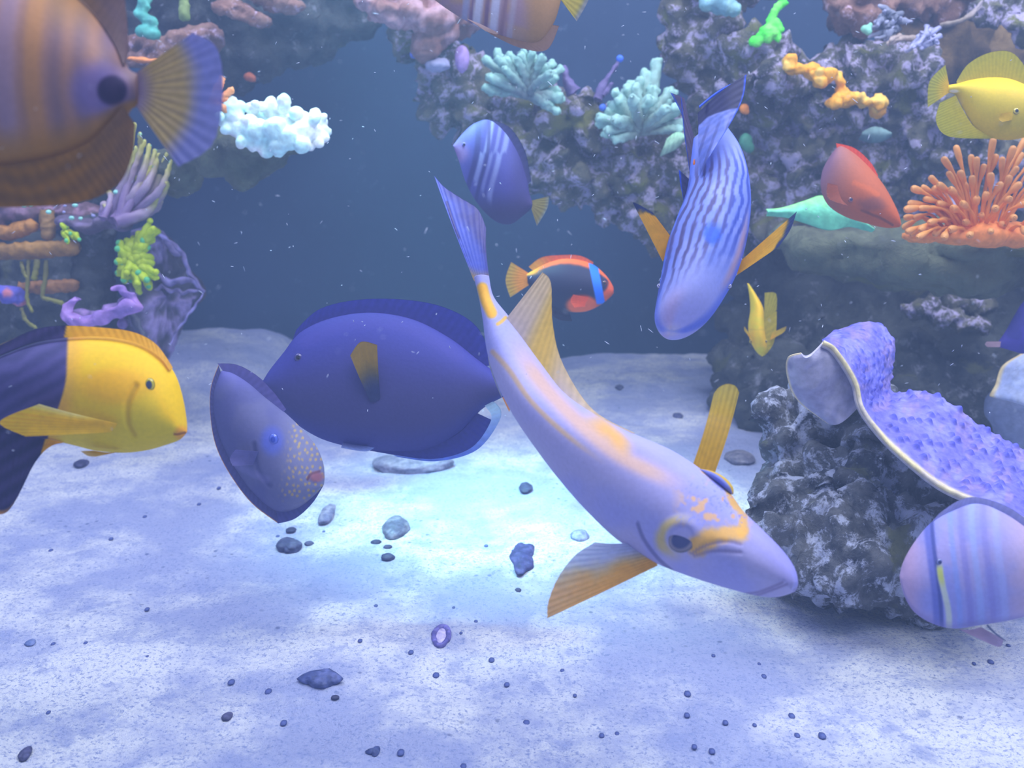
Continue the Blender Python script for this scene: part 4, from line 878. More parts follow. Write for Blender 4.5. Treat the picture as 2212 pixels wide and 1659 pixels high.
def big_col(x, y, u, k):
    c = mx((150, 150, 222), (166, 160, 214), ss(-.3, .3, n2(x, y, 120, 2)))
    c = mx(c, (132, 128, 186), ss(.25, .62, k) * ss(.95, .7, k) * ss(.25, .5, u) * .8)           # smoky flank band
    c = mx(c, (160, 160, 240), ss(.82, 1.0, k) * .7)
    d1, t1 = dist_line(x, y, [(1096, 712), (1150, 800), (1200, 862), (1270, 930), (1340, 985), (1430, 1030), (1500, 1060)])
    c = mx(c, (206, 164, 164), ss(30, 4, d1) * ss(1.0, .75, t1) * ss(0, .2, t1) * .75)
    d1, t1 = dist_line(x, y, [(1260, 880), (1330, 945), (1370, 985)])
    c = mx(c, (228, 166, 110), ss(28, 2, d1 + 5 * n2(x, y, 40, 6)) * ss(0, .4, t1) * ss(1, .5, t1) * .8)
    d1, t1 = dist_line(x, y, [(1064, 760), (1100, 800), (1150, 870), (1230, 945), (1320, 1010)])
    c = mx(c, (196, 160, 140), ss(9, 2, d1) * ss(1, .7, t1) * .7)
    d1, _ = dist_line(x, y, [(1042, 622), (1050, 650), (1062, 676)]); c = mx(c, (222, 168, 70), ss(16, 7, d1))
    d1, _ = dist_line(x, y, [(1075, 700), (1084, 694), (1092, 686)]); c = mx(c, (214, 170, 80), ss(6, 2, d1) * .8)
    # head: yellow ring at the eye, orange cheek bar, ridge and fine blue squiggles
    de = np.hypot((x - 1474), (y - 1163) * 1.15); c = mx(c, (204, 178, 110), ss(70, 46, de + 8 * n2(x, y, 30, 3)) * ss(28, 42, de) * ss(1500, 1430, x + .3 * (y - 1163)) * .7)
    d1, t1 = dist_line(x, y, [(1505, 1182), (1540, 1160), (1575, 1150), (1600, 1150)]); c = mx(c, (222, 168, 104), ss(28, 8, d1 + 9 * n2(x, y, 16, 8)) * .85)
    d1, t1 = dist_line(x, y, [(1575, 1052), (1590, 1085), (1606, 1118), (1604, 1150)]); c = mx(c, (224, 170, 104), ss(16, 5, d1 + 6 * n2(x, y, 14, 9)) * .85)
    d1, t1 = dist_line(x, y, [(1520, 1016), (1560, 1040), (1580, 1058)]); c = mx(c, (222, 170, 110), ss(9, 4, d1) * .8)
    hd = ss(1440, 1500, x) * ss(1680, 1590, x) * ss(1150, 1120, y) * ss(1020, 1060, y)
    sq = np.abs(n2(x, y, 15, 21, 2)); c = mx(c, (112, 120, 226), hd * ss(.07, .02, sq) * .8); c = mx(c, (214, 160, 124), hd * ss(.25, .38, n2(x, y, 18, 23, 2)) * .7)
    # wrinkle lines from the cheek to the mouth
    for q_ in ([(1495, 1196), (1530, 1176), (1570, 1170), (1600, 1176)], [(1500, 1200), (1540, 1190), (1600, 1192)], [(1600, 1284), (1640, 1278), (1690, 1258)], [(1630, 1288), (1680, 1270), (1700, 1262)]):
        d1, _ = dist_line(x, y, q_); c = mx(c, (112, 100, 150), ss(4, 1.5, d1) * .6)
    # gill edge
    d1, _ = dist_line(x, y, [(1376, 1130), (1390, 1165), (1420, 1205), (1450, 1232)]); c = mx(c, (92, 92, 150), ss(6, 2, d1) * .7)
    c = mx(c, (128, 124, 232), ss(1560, 1700, x) * ss(-60, 40, (x - 1640) - (y - 1160)) * .6)
    return c
def big_disp(x, y, u, k):
    d1, _ = dist_line(x, y, [(1376, 1130), (1390, 1165), (1420, 1205), (1450, 1232)])
    de = np.hypot((x - 1474), (y - 1163)); 
    w_ = 0
    for q_ in ([(1495, 1196), (1530, 1176), (1570, 1170), (1600, 1176)], [(1500, 1202), (1540, 1192), (1600, 1194)], [(1610, 1284), (1650, 1276), (1692, 1256)]):
        d2, _ = dist_line(x, y, q_); w_ = w_ - 0.0007 * ss(7, 1, d2)
    return -0.0016 * ss(12, 2, d1) + 0.0018 * ss(60, 34, de) - 0.001 * ss(30, 24, de) + w_
body('trunk', E2, E1, WB, SB, big_col, e, nu=330, nv=150, pw=.8, disp=big_disp)
eye(1474, 1166, 27, SB, 0.0285, (112, 104, 132), (34, 42, 104), e, ring=.72, bulge=.45, sx=1.15, ang=.35)
# far eye hump with a yellow edge
o = body('eye_hump', [(1508, 1012), (1540, 1018), (1566, 1032), (1582, 1050), (1584, 1064)], [(1506, 1016), (1530, 1034), (1552, 1048), (1570, 1062), (1580, 1068)], [.002, .006, .008, .006, .002], SB,
         lambda x, y, u, k: mx((104, 112, 196), (206, 172, 60), ss(.70, .86, k)), e, nu=40, nv=28); o['label'] = 'raised far eye socket edged in yellow'
def yel(x, y, u, k): return mx((226, 182, 70), (222, 190, 70), ss(.3, .9, k))
tf = fin('tail_fin', [(1024, 606), (1040, 612), (1057, 606)], [(938, 380), (960, 404), (996, 428), (1032, 452), (1050, 492)], Surf(1000, 500, .70, -.00008, -.00010), lambda x, y, u, k: mx(mx((132, 146, 250), (110, 104, 176), np.clip(ss(.5, 1.0, u * .7 + k * .5 + .15 * n2(x, y, 30)) + .9 * ss(3.5, 1.5, dist_line(x, y, [(968, 440), (984, 490), (996, 520)])[0]), 0, 1)), (206, 176, 150), ss(.18, .0, k)) , e, nu=90, nv=90, rays=9, ripple=.0010, thick=.0009, curve=.004, alpha=(1, .86))
dor = [(1100, 692), (1132, 738), (1172, 796), (1214, 850), (1280, 898), (1370, 940)]
fin('dorsal_fin', dor, [(1172, 588), (1190, 612), (1194, 700), (1216, 786), (1280, 884), (1372, 936)], SB, lambda x, y, u, k: mx(mx((206, 190, 206), (222, 200, 186), k), (232, 200, 120), ss(.18, .34, u) * ss(.62, .4, u) * .8), e, nu=110, nv=50, rays=20, ripple=.0009, off=(.004, .0), thick=.0008, alpha=(1, .8))
fin('anal_fin', [(1050, 735), (1060, 790), (1080, 850)], [(1046, 702), (1049, 780), (1076, 855)], SB, lambda x, y, u, k: mx((150, 160, 240), (190, 190, 190), k), e, nu=40, nv=14, rays=8, off=(-.004, -.006), thick=.0007)
pf = fin('pectoral_fin', [(1420, 1222), (1408, 1200), (1372, 1172)], [(1198, 1326), (1200, 1292), (1222, 1238), (1258, 1192), (1300, 1165)], Surf(1400, 1200, .60, -.0001, 0), lambda x, y, u, k: mx((240, 190, 120), (196, 200, 240), ss(.25, .75, u + .12 * n2(x, y, 40))), e, nu=90, nv=70, rays=12, ripple=.0012, off=(0.0, 0.012), thick=.0007, curve=.006, alpha=(1, .72)); pf['label'] = 'near side fin, orange along its leading edge'
pf = fin('pectoral_fin', [(1498, 1010), (1520, 1016), (1546, 1024)], [(1552, 850), (1564, 836), (1582, 829), (1600, 834), (1608, 848)], Surf(1530, 1000, .607, 0, 0), lambda x, y, u, k: mx((226, 190, 60), (196, 178, 90), ss(.5, 1, k)), e, nu=40, nv=70, rays=6, ripple=.0008, off=(-.004, -.014), curve=.004, alpha=(1, .6)); pf['label'] = 'far side fin raised straight up, yellow'

# --- striped blue tang diving towards the camera
SS_ = Surf(1520, 480, 0.72, 0.0, 0.00016 * -1)
e = fish('surgeonfish', 'blue surgeonfish with dark wavy stripes and yellow side fins, diving head down', 1520, 480, .72)
L_ = [(1498, 300), (1492, 350), (1484, 410), (1462, 470), (1442, 525), (1430, 585), (1420, 640), (1414, 685), (1424, 708), (1444, 714)]
R_ = [(1568, 270), (1598, 315), (1616, 372), (1622, 440), (1614, 515), (1594, 585), (1566, 640), (1532, 686), (1490, 710), (1456, 716)]
def soh(x, y, u, k):
    base = mx((120, 136, 228), (144, 154, 236), ss(-.3, .3, n2(x, y, 60, 3)))
    base = mx(base, (158, 160, 232), ss(.6, .8, u))
    # stripes run along the body and bend outwards
    q = k * 8.5 + 1.6 * u + .45 * n2(x, y, 40, 5)
    st = ss(-.1, .6, np.sin(q * 2 * math.pi)); m_ = ss(.10, .25, u) * ss(.80 - .16 * k, .60 - .16 * k, u)
    cst = mx((74, 66, 122), (58, 76, 180), ss(.5, .8, k))
    c = mx(base, cst, st * m_ * .88)
    c = mx(c, (60, 90, 220), ss(.9, 1.0, k) * .6); c = mx(c, (70, 100, 226), ss(.1, .0, k) * .5)
    c = mx(c, (196, 150, 160), ss(.86, .93, k) * ss(1.0, .93, k) * ss(.35, .5, u) * ss(.72, .6, u) * .7)
    c = mx(c, (176, 156, 206), ss(.0, .25, k) * ss(.55, .25, k) * ss(.68, .8, u) * .6)
    c = mx(c, (48, 90, 220), ss(26, 12, np.hypot((x - 1538), (y - 505) * .8) + 6 * n2(x, y, 10)) * .8)
    c = mx(c, (196, 190, 214), ss(.91, 1.0, u) * .5)
    return c
body('trunk', R_, L_, [.006, .012, .020, .028, .033, .034, .031, .025, .014, .004], SS_, soh, e, nu=240, nv=130, pw=.9, )
navy = lambda x, y, u, k: mx((46, 46, 112), (52, 96, 232), ss(.88, .97, k))
eye(1425, 618, 6, SS_, .010, (150, 150, 200), (40, 46, 110), e); eye(1575, 618, 6, SS_, .014, (150, 150, 200), (40, 46, 110), e)
def foldc(x, y, u, k):
    c = mx((124, 142, 234), (146, 158, 240), ss(-.2, .3, n2(x, y, 14, 3))); c = mx(c, (88, 92, 170), .5 * ss(.3, .9, np.sin((x + .35 * y) / 3.4)) * ss(300, 330, y))
    low = 296 - .0020 * (x - 1540) ** 2 + 10 * ss(1520, 1500, x); c = mx((42, 42, 104), c, ss(-2, 3, y - low)); return mx(c, (40, 84, 224), ss(.93, .98, k))
fin('dorsal_fin', [(1500, 277), (1501, 310), (1501, 350), (1504, 410)], [(1594, 223), (1588, 268), (1566, 318), (1518, 396)], SS_, foldc, e, nu=110, nv=70, rays=9, ripple=.0004, off=(.016, .030), curve=.004, alpha=(1, 1))
fin('fin_crest', [(1500, 277), (1530, 252), (1562, 232), (1594, 223)], [(1499, 273), (1529, 248), (1562, 228), (1596, 218)], SS_, lambda x, y, u, k: np.zeros(x.shape + (3,)) + (50, 92, 230.), e, nu=40, nv=6, rays=3, off=(.022, .022), alpha=(1, 1))
fin('tail_fin', [(1498, 310), (1500, 350), (1502, 400)], [(1470, 205), (1478, 290), (1494, 400)], Surf(1490, 300, .765), lambda x, y, u, k: mx((110, 96, 140), (54, 82, 206), ss(.8, .95, k)), e, nu=60, nv=24, rays=5, alpha=(1, .95))
o = fin('tail_lobe', [(1478, 212), (1486, 250), (1500, 300)], [(1448, 200), (1476, 258), (1494, 350)], Surf(1490, 300, .77), lambda x, y, u, k: mx((104, 92, 136), (60, 90, 215), ss(.7, .95, k)), e, nu=50, nv=18, rays=3)
fin('anal_fin', [(1512, 410), (1500, 440), (1482, 470)], [(1466, 366), (1470, 400), (1478, 440)], Surf(1490, 400, .748), lambda x, y, u, k: mx((60, 62, 130), (40, 90, 240), ss(.85, .96, k)), e, nu=40, nv=24, rays=5)
o = body('tail_spine', [(1500, 344), (1502, 354), (1504, 368)], [(1499, 344), (1497, 354), (1501, 368)], [.001, .002, .001], Surf(1500, 350, .735), lambda x, y, u, k: np.full(x.shape + (3,), (238, 128, 72.)), e, nu=16, nv=12)
pl = lambda x, y, u, k: mx(mx((250, 190, 50), (246, 200, 80), k), (52, 66, 130), ss(.78, .92, k + .06 * n2(x, y, 12)) * ss(.9, .2, u * .3))
fin('pectoral_fin', [(1430, 566), (1440, 545), (1446, 512)], [(1360, 447), (1370, 450), (1402, 468)], Surf(1430, 520, .72), pl, e, nu=50, nv=50, rays=9, off=(.004, .018), alpha=(1, .85))
fin('pectoral_fin', [(1574, 606), (1586, 594), (1596, 566)], [(1668, 540), (1692, 505), (1706, 466)], Surf(1590, 580, .72), pl, e, nu=50, nv=50, rays=9, off=(.004, .018), alpha=(1, .8))


# --- small dark purple striped tang, centre
SD = Surf(1065, 370, 1.10)
e = fish('sailfin_tang', 'purple tang with pale vertical stripes and a yellow tail, in front of the rock arch', 1065, 370, 1.10)
T = [(979, 314), (996, 292), (1022, 268), (1056, 259), (1090, 284), (1120, 332), (1138, 385), (1144, 418), (1150, 436)]
B = [(981, 320), (992, 350), (1004, 388), (1020, 422), (1044, 455), (1074, 480), (1104, 484), (1130, 466), (1148, 450)]
def sd(x, y, u, k):
    c = mx((76, 70, 154), (90, 84, 172), ss(1040, 990, x)); c = mx(c, (60, 54, 116), ss(1085, 1130, x) * .8); c = mx(c, (62, 50, 96), ss(400, 465, y) * .9)
    q = x - 0.16 * (y - 370) + 18 * np.sin((y - 260) / 70) * .5
    for a, w, s_ in ((1030, 9, .8), (1050, 6, .55), (1068, 9, .7)): c = mx(c, (142, 148, 206), ss(w, w * .3, np.abs(x + .30 * (y - 380) * np.where(y > 330, .5, 1.0) - a + 4 * np.sin(y / 30))) * ss(.06, .2, k) * ss(.95, .8, 1 - k + .0 * u) * s_)
    c = mx(c, (56, 48, 110), ss(9, 3, np.abs(x + .16 * (y - 380) - 1018 + 4 * np.sin(y / 30))) * .7)
    c = mx(c, (56, 48, 110), ss(5, 2, np.abs(x + .16 * (y - 380) - 1041 + 4 * np.sin(y / 30))) * .7)
    c = mx(c, (154, 112, 170), ss(34, 8, np.hypot(x - 990, y - 330)) * .7); return c
body('trunk', T, B, [.001, .006, .011, .014, .015, .014, .010, .006, .003], SD, sd, e, nu=130, nv=90, pw=.75)
fin('dorsal_fin', [(1056, 262), (1090, 286), (1120, 334), (1140, 400)], [(1062, 258), (1102, 276), (1134, 326), (1148, 392)], SD, lambda x, y, u, k: mx((74, 66, 140), (60, 56, 120), k), e, nu=50, nv=14, rays=14)
fin('tail_fin', [(1146, 434), (1150, 442), (1148, 452)], [(1186, 424), (1182, 450), (1160, 488)], SD, lambda x, y, u, k: mx((160, 146, 96), (150, 150, 150), ss(.7, 1, k)), e, nu=40, nv=30, rays=8, alpha=(1, .8))
eye(1003, 312, 5, SD, .0085, (110, 100, 190), (30, 26, 60), e)

# --- tomato clownfish-like fish with a blue bar
SC = Surf(1210, 615, 1.22)
e = fish('clownfish', 'black clownfish with orange rim and one bright blue head bar, in open water', 1210, 615, 1.22)
T = [(1138, 592), (1152, 584), (1180, 569), (1215, 559), (1250, 561), (1282, 572), (1308, 594), (1324, 618), (1325, 630)]
B = [(1140, 612), (1155, 634), (1178, 655), (1206, 668), (1236, 674), (1268, 672), (1298, 658), (1318, 642), (1325, 634)]
def cl(x, y, u, k):
    c = np.zeros(x.shape + (3,)) + np.array((38, 34, 68.))
    c = mx(c, (222, 98, 60), ss(.84, .92, k + .02 * n2(x, y, 20))); c = mx(c, (226, 150, 50), ss(1180, 1150, x) * ss(.7, .9, k))
    c = mx(c, (212, 90, 74), ss(1292, 1306, x) * ss(.0, .1, 1 - k) * ss(20, 28, np.hypot(x - 1290, y - 610)))
    c = mx(c, (224, 100, 80), ss(34, 22, np.hypot((x - 1258) * .8, (y - 660) * 1.3)))
    c = mx(c, (212, 90, 74), ss(1270, 1300, x) * ss(.22, .08, k))
    xb = 1281 + (y - 570) * .20; c = mx(c, (40, 110, 240), ss(10.5, 8.5, np.abs(x - xb)) * ss(566, 571, y) * ss(660, 654, y)); return c
body('trunk', T, B, [.004, .008, .013, .017, .018, .017, .013, .007, .002], SC, cl, e, nu=130, nv=90, pw=.8)
fin('dorsal_fin', [(1152, 585), (1180, 570), (1215, 560), (1250, 562), (1280, 572)], [(1142, 576), (1170, 556), (1210, 551), (1252, 552), (1282, 566)], SC, lambda x, y, u, k: mx((224, 158, 50), (226, 96, 56), ss(.1, .45, u)), e, nu=60, nv=12, rays=16)
fin('tail_fin', [(1142, 590), (1144, 602), (1142, 616)], [(1104, 566), (1092, 604), (1102, 642)], SC, lambda x, y, u, k: mx((240, 156, 46), (206, 166, 70), ss(.3, 1, k)), e, nu=50, nv=30, rays=10, alpha=(1, .8))
fin('anal_fin', [(1180, 655), (1206, 668), (1230, 674)], [(1178, 668), (1206, 690), (1236, 694)], SC, lambda x, y, u, k: np.zeros(x.shape + (3,)) + (46, 44, 86.), e, nu=30, nv=14, rays=9, alpha=(1, .75))
fin('pectoral_fin', [(1270, 645), (1264, 655), (1262, 664)], [(1236, 640), (1230, 652), (1238, 668)], SC, lambda x, y, u, k: np.zeros(x.shape + (3,)) + (228, 98, 72.), e, nu=30, nv=20, rays=7, off=(.016, .024), alpha=(1, .85))
eye(1306, 612, 5.5, SC, .0135, (120, 50, 50), (20, 16, 30), e, ring=.6)

# --- small yellow tang facing the camera
SY = Surf(1640, 700, 1.25)
e = fish('yellow_tang', 'small yellow tang seen head on, nose down, in front of the dark rock', 1640, 700, 1.25)
L_ = [(1614, 612), (1619, 640), (1621, 670), (1617, 700), (1619, 728), (1628, 750), (1638, 764), (1646, 770)]
R_ = [(1618, 613), (1633, 636), (1648, 665), (1650, 695), (1652, 722), (1656, 745), (1654, 762), (1648, 770)]
yb = lambda x, y, u, k: mx(mx((236, 196, 50), (222, 200, 60), ss(-.2, .3, n2(x, y, 20))), (180, 160, 90), ss(.03, .0, np.abs(y - 712) / 100.) * .4)
body('trunk', R_, L_, [.001, .007, .014, .018, .019, .015, .009, .002], SY, yb, e, nu=90, nv=60, pw=.9)
fin('tail_fin', [(1650, 690), (1651, 705), (1652, 720)], [(1652, 632), (1676, 634), (1678, 668)], Surf(1660, 680, 1.265), lambda x, y, u, k: np.zeros(x.shape + (3,)) + (206, 200, 70.), e, nu=40, nv=40, rays=6, alpha=(1, .9))
fin('anal_fin', [(1650, 690), (1653, 722), (1656, 745), (1650, 768)], [(1678, 672), (1677, 710), (1670, 744), (1652, 768)], Surf(1660, 720, 1.255), lambda x, y, u, k: np.zeros(x.shape + (3,)) + (212, 202, 56.), e, nu=40, nv=20, rays=8, alpha=(1, .95))
fin('pectoral_fin', [(1618, 726), (1620, 734), (1624, 742)], [(1602, 706), (1602, 714), (1608, 722)], SY, yb, e, nu=16, nv=14, rays=4, off=(.008, .014), alpha=(.9, .5))
fin('pectoral_fin', [(1668, 718), (1666, 726), (1664, 734)], [(1694, 706), (1692, 714), (1684, 722)], SY, yb, e, nu=16, nv=14, rays=4, off=(.0, .01), alpha=(.9, .5))
eye(1622, 738, 4, SY, .012, (190, 170, 70), (30, 30, 40), e); eye(1654, 738, 4, SY, .012, (190, 170, 70), (30, 30, 40), e)

# --- yellow tang, upper right
ST = Surf(2150, 210, 1.02)
e = fish('yellow_tang', 'large yellow tang cut by the right edge above the orange anemone', 2150, 210, 1.02)
T = [(2048, 184), (2070, 180), (2100, 172), (2140, 167), (2180, 170), (2220, 186), (2262, 214), (2292, 238), (2300, 246)]
B = [(2048, 200), (2066, 206), (2082, 236), (2108, 276), (2150, 300), (2200, 300), (2248, 282), (2286, 258), (2300, 252)]
def yt(x, y, u, k):
    c = mx((196, 176, 64), (238, 196, 26), ss(.55, .85, k + .05 * n2(x, y, 30))); c = mx(c, (214, 184, 40), ss(.3, .1, k) * .6); c = mx(c, (188, 168, 70), ss(60, 10, np.hypot((x - 2205) * .7, y - 225)) * .6)
    return mx(c, (235, 225, 210), ss(9, 4, np.hypot((x - 2061) * .6, (y - 197) * 1.6)))
body('trunk', T, B, [.003, .006, .011, .015, .017, .017, .013, .007, .002], ST, yt, e, nu=130, nv=90, pw=.75)
fin('dorsal_fin', [(2068, 182), (2100, 173), (2140, 168), (2180, 171), (2222, 188)], [(2066, 176), (2092, 138), (2140, 113), (2190, 116), (2232, 172)], ST, lambda x, y, u, k: mx((196, 184, 40), (186, 182, 60), k), e, nu=90, nv=40, rays=24, alpha=(.95, .85))
fin('anal_fin', [(2064, 206), (2080, 238), (2106, 276), (2150, 298)], [(2030, 222), (2022, 262), (2048, 294), (2130, 300)], ST, lambda x, y, u, k: mx((206, 196, 40), (186, 186, 50), k), e, nu=70, nv=36, rays=22, alpha=(.98, .88))
fin('tail_fin', [(2050, 186), (2052, 192), (2050, 200)], [(2042, 140), (2008, 176), (2004, 232)], ST, lambda x, y, u, k: mx((222, 192, 40), (180, 180, 74), ss(.2, .8, k)), e, nu=60, nv=40, rays=14, alpha=(1, .85))
fin('pectoral_fin', [(2168, 252), (2170, 260), (2168, 268)], [(2140, 258), (2134, 268), (2142, 276)], ST, lambda x, y, u, k: np.zeros(x.shape + (3,)) + (212, 186, 60.), e, nu=24, nv=20, rays=7, off=(.016, .022), alpha=(.95, .7))
eye(2196, 238, 7, ST, .0155, (190, 176, 90), (40, 40, 40), e)

# --- red-orange fish resting over the green leaf coral
SR = Surf(1860, 405, 1.03)
e = fish('clownfish', 'plain red-orange fish with a dusky back leaning over the green leafy coral', 1860, 405, 1.03)
T = [(1798, 330), (1816, 316), (1846, 332), (1878, 362), (1906, 396), (1926, 430), (1940, 460), (1946, 482)]
B = [(1792, 340), (1776, 372), (1774, 410), (1790, 444), (1826, 468), (1870, 482), (1912, 492), (1942, 491)]
def rd(x, y, u, k):
    c = mx((128, 92, 126), (184, 98, 84), ss(.15, .65, u + .2 * k)); c = mx(c, (206, 100, 70), ss(.6, .9, u) * .8)
    c = mx(c, (120, 76, 96), ss(26, 10, np.hypot((x - 1885) * .6, (y - 440) * 1.2) + 8 * n2(x, y, 18)) * .6)
    d1, _ = dist_line(x, y, [(1846, 395), (1880, 410), (1895, 420)]); c = mx(c, (214, 110, 86), ss(8, 3, d1) * .6)
    d1, _ = dist_line(x, y, [(1862, 455), (1900, 470), (1928, 486)]); c = mx(c, (110, 64, 76), ss(4, 1.5, d1) * .6); return c
body('trunk', T, B, [.002, .010, .016, .019, .019, .016, .010, .003], SR, rd, e, nu=130, nv=90, pw=.85)
fin('dorsal_fin', [(1808, 322), (1846, 333), (1878, 363), (1896, 384)], [(1806, 309), (1846, 320), (1880, 350), (1896, 378)], SR, lambda x, y, u, k: np.zeros(x.shape + (3,)) + (232, 84, 66.), e, nu=60, nv=14, rays=14, alpha=(1, .95))
fin('pectoral_fin', [(1806, 440), (1800, 425), (1796, 408)], [(1818, 452), (1776, 436), (1774, 404)], SR, lambda x, y, u, k: np.zeros(x.shape + (3,)) + (178, 98, 90.), e, nu=24, nv=20, rays=7, off=(.018, .020), alpha=(.9, .6))
eye(1840, 430, 6, SR, .0175, (150, 90, 100), (44, 40, 80), e, ring=.6)

# --- big dark purple tang
SP2 = Surf(830, 820, 0.88)
e = fish('purple_tang', 'large dark blue-purple tang with a yellow side fin, behind the pale surgeonfish tail', 830, 820, .88)
T = [(566, 826), (582, 800), (612, 762), (650, 716), (715, 686), (800, 674), (890, 688), (970, 728), (1035, 778), (1075, 808), (1092, 816)]
B = [(568, 832), (590, 866), (630, 908), (690, 946), (760, 966), (840, 976), (920, 972), (990, 936), (1040, 885), (1078, 862), (1092, 856)]
def pt(x, y, u, k):
    c = mx((68, 66, 126), (54, 54, 146), ss(.35, .9, k)); c = mx(c, (54, 60, 158), ss(.25, .0, k) * .5)
    c = mx(c, (64, 60, 150), ss(20, 6, dist_line(x, y, [(660, 740), (760, 700), (880, 708), (990, 770)])[0]) * .5)
    return mx(c, (60, 60, 130), ss(.3, .0, u) * .4)
body('trunk', T, B, [.002, .008, .013, .017, .020, .021, .020, .017, .011, .006, .004], SP2, pt, e, nu=170, nv=100, pw=.75)
fin('dorsal_fin', [(632, 736), (680, 700), (760, 678), (850, 680), (930, 706), (1000, 750), (1050, 792)], [(640, 712), (690, 668), (770, 648), (870, 647), (960, 664), (1030, 706), (1068, 786)], SP2, lambda x, y, u, k: mx((60, 60, 164), (60, 62, 176), k), e, nu=130, nv=40, rays=30, alpha=(1, .93))
fin('anal_fin', [(740, 960), (840, 974), (920, 970), (990, 936), (1030, 892)], [(770, 968), (860, 984), (940, 992), (1020, 968), (1064, 908)], SP2, lambda x, y, u, k: mx((60, 62, 154), (60, 66, 170), k), e, nu=110, nv=36, rays=26, alpha=(1, .96))
o = fin('fin_margin', [(850, 983), (940, 991), (1018, 967), (1060, 910), (1052, 882), (1026, 862)], [(860, 987), (944, 996), (1030, 972), (1080, 906), (1072, 872), (1028, 858)], SP2, lambda x, y, u, k: mx((110, 140, 240), (190, 220, 250), ss(.3, .8, u)), e, nu=110, nv=10, rays=20, off=(.001, .001), alpha=(1, .9)); o['label'] = 'pale blue-white margin of the rear fin'
fin('tail_fin', [(1082, 822), (1086, 836), (1082, 852)], [(1058, 794), (1112, 838), (1100, 890)], Surf(1080, 840, .89), lambda x, y, u, k: np.zeros(x.shape + (3,)) + (232, 160, 80.), e, nu=40, nv=30, rays=9)
fin('pectoral_fin', [(808, 868), (818, 866), (828, 860)], [(770, 770), (792, 742), (826, 748)], SP2, lambda x, y, u, k: mx((62, 72, 132), (176, 148, 72), ss(.15, .75, k)), e, nu=40, nv=50, rays=8, off=(.020, .034), curve=.003, alpha=(1, .9))
fin('pelvic_fin', [(742, 956), (765, 960), (790, 962)], [(740, 966), (790, 974), (812, 966)], SP2, lambda x, y, u, k: mx((70, 76, 150), (140, 160, 230), k), e, nu=30, nv=16, rays=7, off=(.004, .008))
eye(645, 770, 9, SP2, .0135, (66, 60, 130), (24, 22, 50), e)
# blue ghost of a thin side streak left out: only solid parts are built

# --- grey tang with yellow spotted face
SG = Surf(580, 950, 0.74)
e = fish('bristletooth_tang', 'grey-blue tang with yellow dots on its face and a blue eye, left of centre', 580, 950, .74)
T = [(482, 800), (506, 806), (540, 828), (572, 856), (612, 888), (650, 924), (682, 962), (698, 1000), (701, 1030), (699, 1046)]
B = [(476, 804), (462, 850), (463, 900), (478, 955), (508, 1012), (548, 1066), (596, 1104), (642, 1098), (678, 1072), (697, 1050)]
def gt(x, y, u, k):
    c = mx((84, 86, 148), (94, 96, 150), ss(-.3, .3, n2(x, y, 60, 3))); c = mx(c, (122, 124, 164), ss(570, 660, x) * .8)
    c = mx(c, (96, 96, 190), ss(860, 800, y) * .6)
    gxx, gyy = x / 13.0, y / 13.0; row = np.floor(gyy); cx_ = (np.floor(gxx + .5 * (row % 2)) + .5 - .5 * (row % 2)) * 13 ; cy_ = (row + .5) * 13
    j1 = (np.sin(cx_ * 12.9 + cy_ * 7.7) * 43758.5) % 1; dd_ = np.hypot(x - cx_ - 8 * (j1 - .5), y - cy_ - 8 * ((j1 * 7) % 1 - .5))
    hd = ss(612, 640, x + .15 * (y - 950)) * ss(708, 698, x) * ss(1090, 1070, y); c = mx(c, (186, 160, 120), hd * ss(4.2, 2.2, dd_) * .75)
    c = mx(c, (74, 92, 214), ss(34, 14, np.hypot(x - 588, (y - 952) * .8)) * .6)
    c = mx(c, (140, 92, 126), ss(16, 6, np.hypot((x - 684) * .7, y - 1030)))
    d1, _ = dist_line(x, y, [(690, 1018), (672, 1024), (664, 1036)]); c = mx(c, (96, 60, 90), ss(4, 1.5, d1) * .8)
    d1, _ = dist_line(x, y, [(548, 960), (556, 1010), (574, 1040), (584, 1050)]); c = mx(c, (70, 72, 130), ss(6, 2, d1) * .6)
    d1, _ = dist_line(x, y, [(500, 1000), (540, 1020), (575, 1036)]); c = mx(c, (130, 126, 196), ss(12, 3, d1) * .4); return c
body('trunk', T, B, [.001, .005, .009, .013, .016, .018, .018, .014, .009, .003], SG, gt, e, nu=180, nv=130, pw=.78,
     disp=lambda x, y, u, k: -.001 * ss(8, 2, dist_line(x, y, [(548, 960), (556, 1010), (574, 1040), (584, 1050)])[0]) + .0012 * ss(18, 6, np.hypot((x - 688) * .7, y - 1030)))
fin('dorsal_fin', [(484, 804), (506, 808), (540, 830), (572, 858), (612, 890)], [(470, 785), (512, 788), (556, 812), (592, 848), (618, 884)], SG, lambda x, y, u, k: mx((108, 106, 190), (116, 110, 190), k), e, nu=60, nv=20, rays=14, alpha=(1, .9))
fin('anal_fin', [(478, 810), (464, 850), (465, 900), (480, 954), (509, 1010), (549, 1063), (596, 1100)], [(472, 788), (455, 840), (455, 905), (468, 968), (500, 1030), (545, 1088), (600, 1130)], SG, lambda x, y, u, k: mx(mx((104, 104, 172), (100, 100, 176), k), (236, 178, 140), ss(.90, .96, k)), e, nu=130, nv=40, rays=34, alpha=(1, 1))
fin('pelvic_fin', [(588, 1090), (620, 1094), (662, 1076), (690, 1050)], [(600, 1131), (638, 1120), (674, 1088), (698, 1050)], SG, lambda x, y, u, k: mx((104, 106, 180), (100, 102, 184), k), e, nu=50, nv=24, rays=12, alpha=(1, 1))
fin('pectoral_fin', [(560, 1000), (566, 985), (572, 972)], [(524, 1000), (518, 984), (530, 966)], SG, lambda x, y, u, k: mx((96, 98, 166), (120, 118, 190), k), e, nu=30, nv=24, rays=9, off=(.018, .026), alpha=(.9, .6))
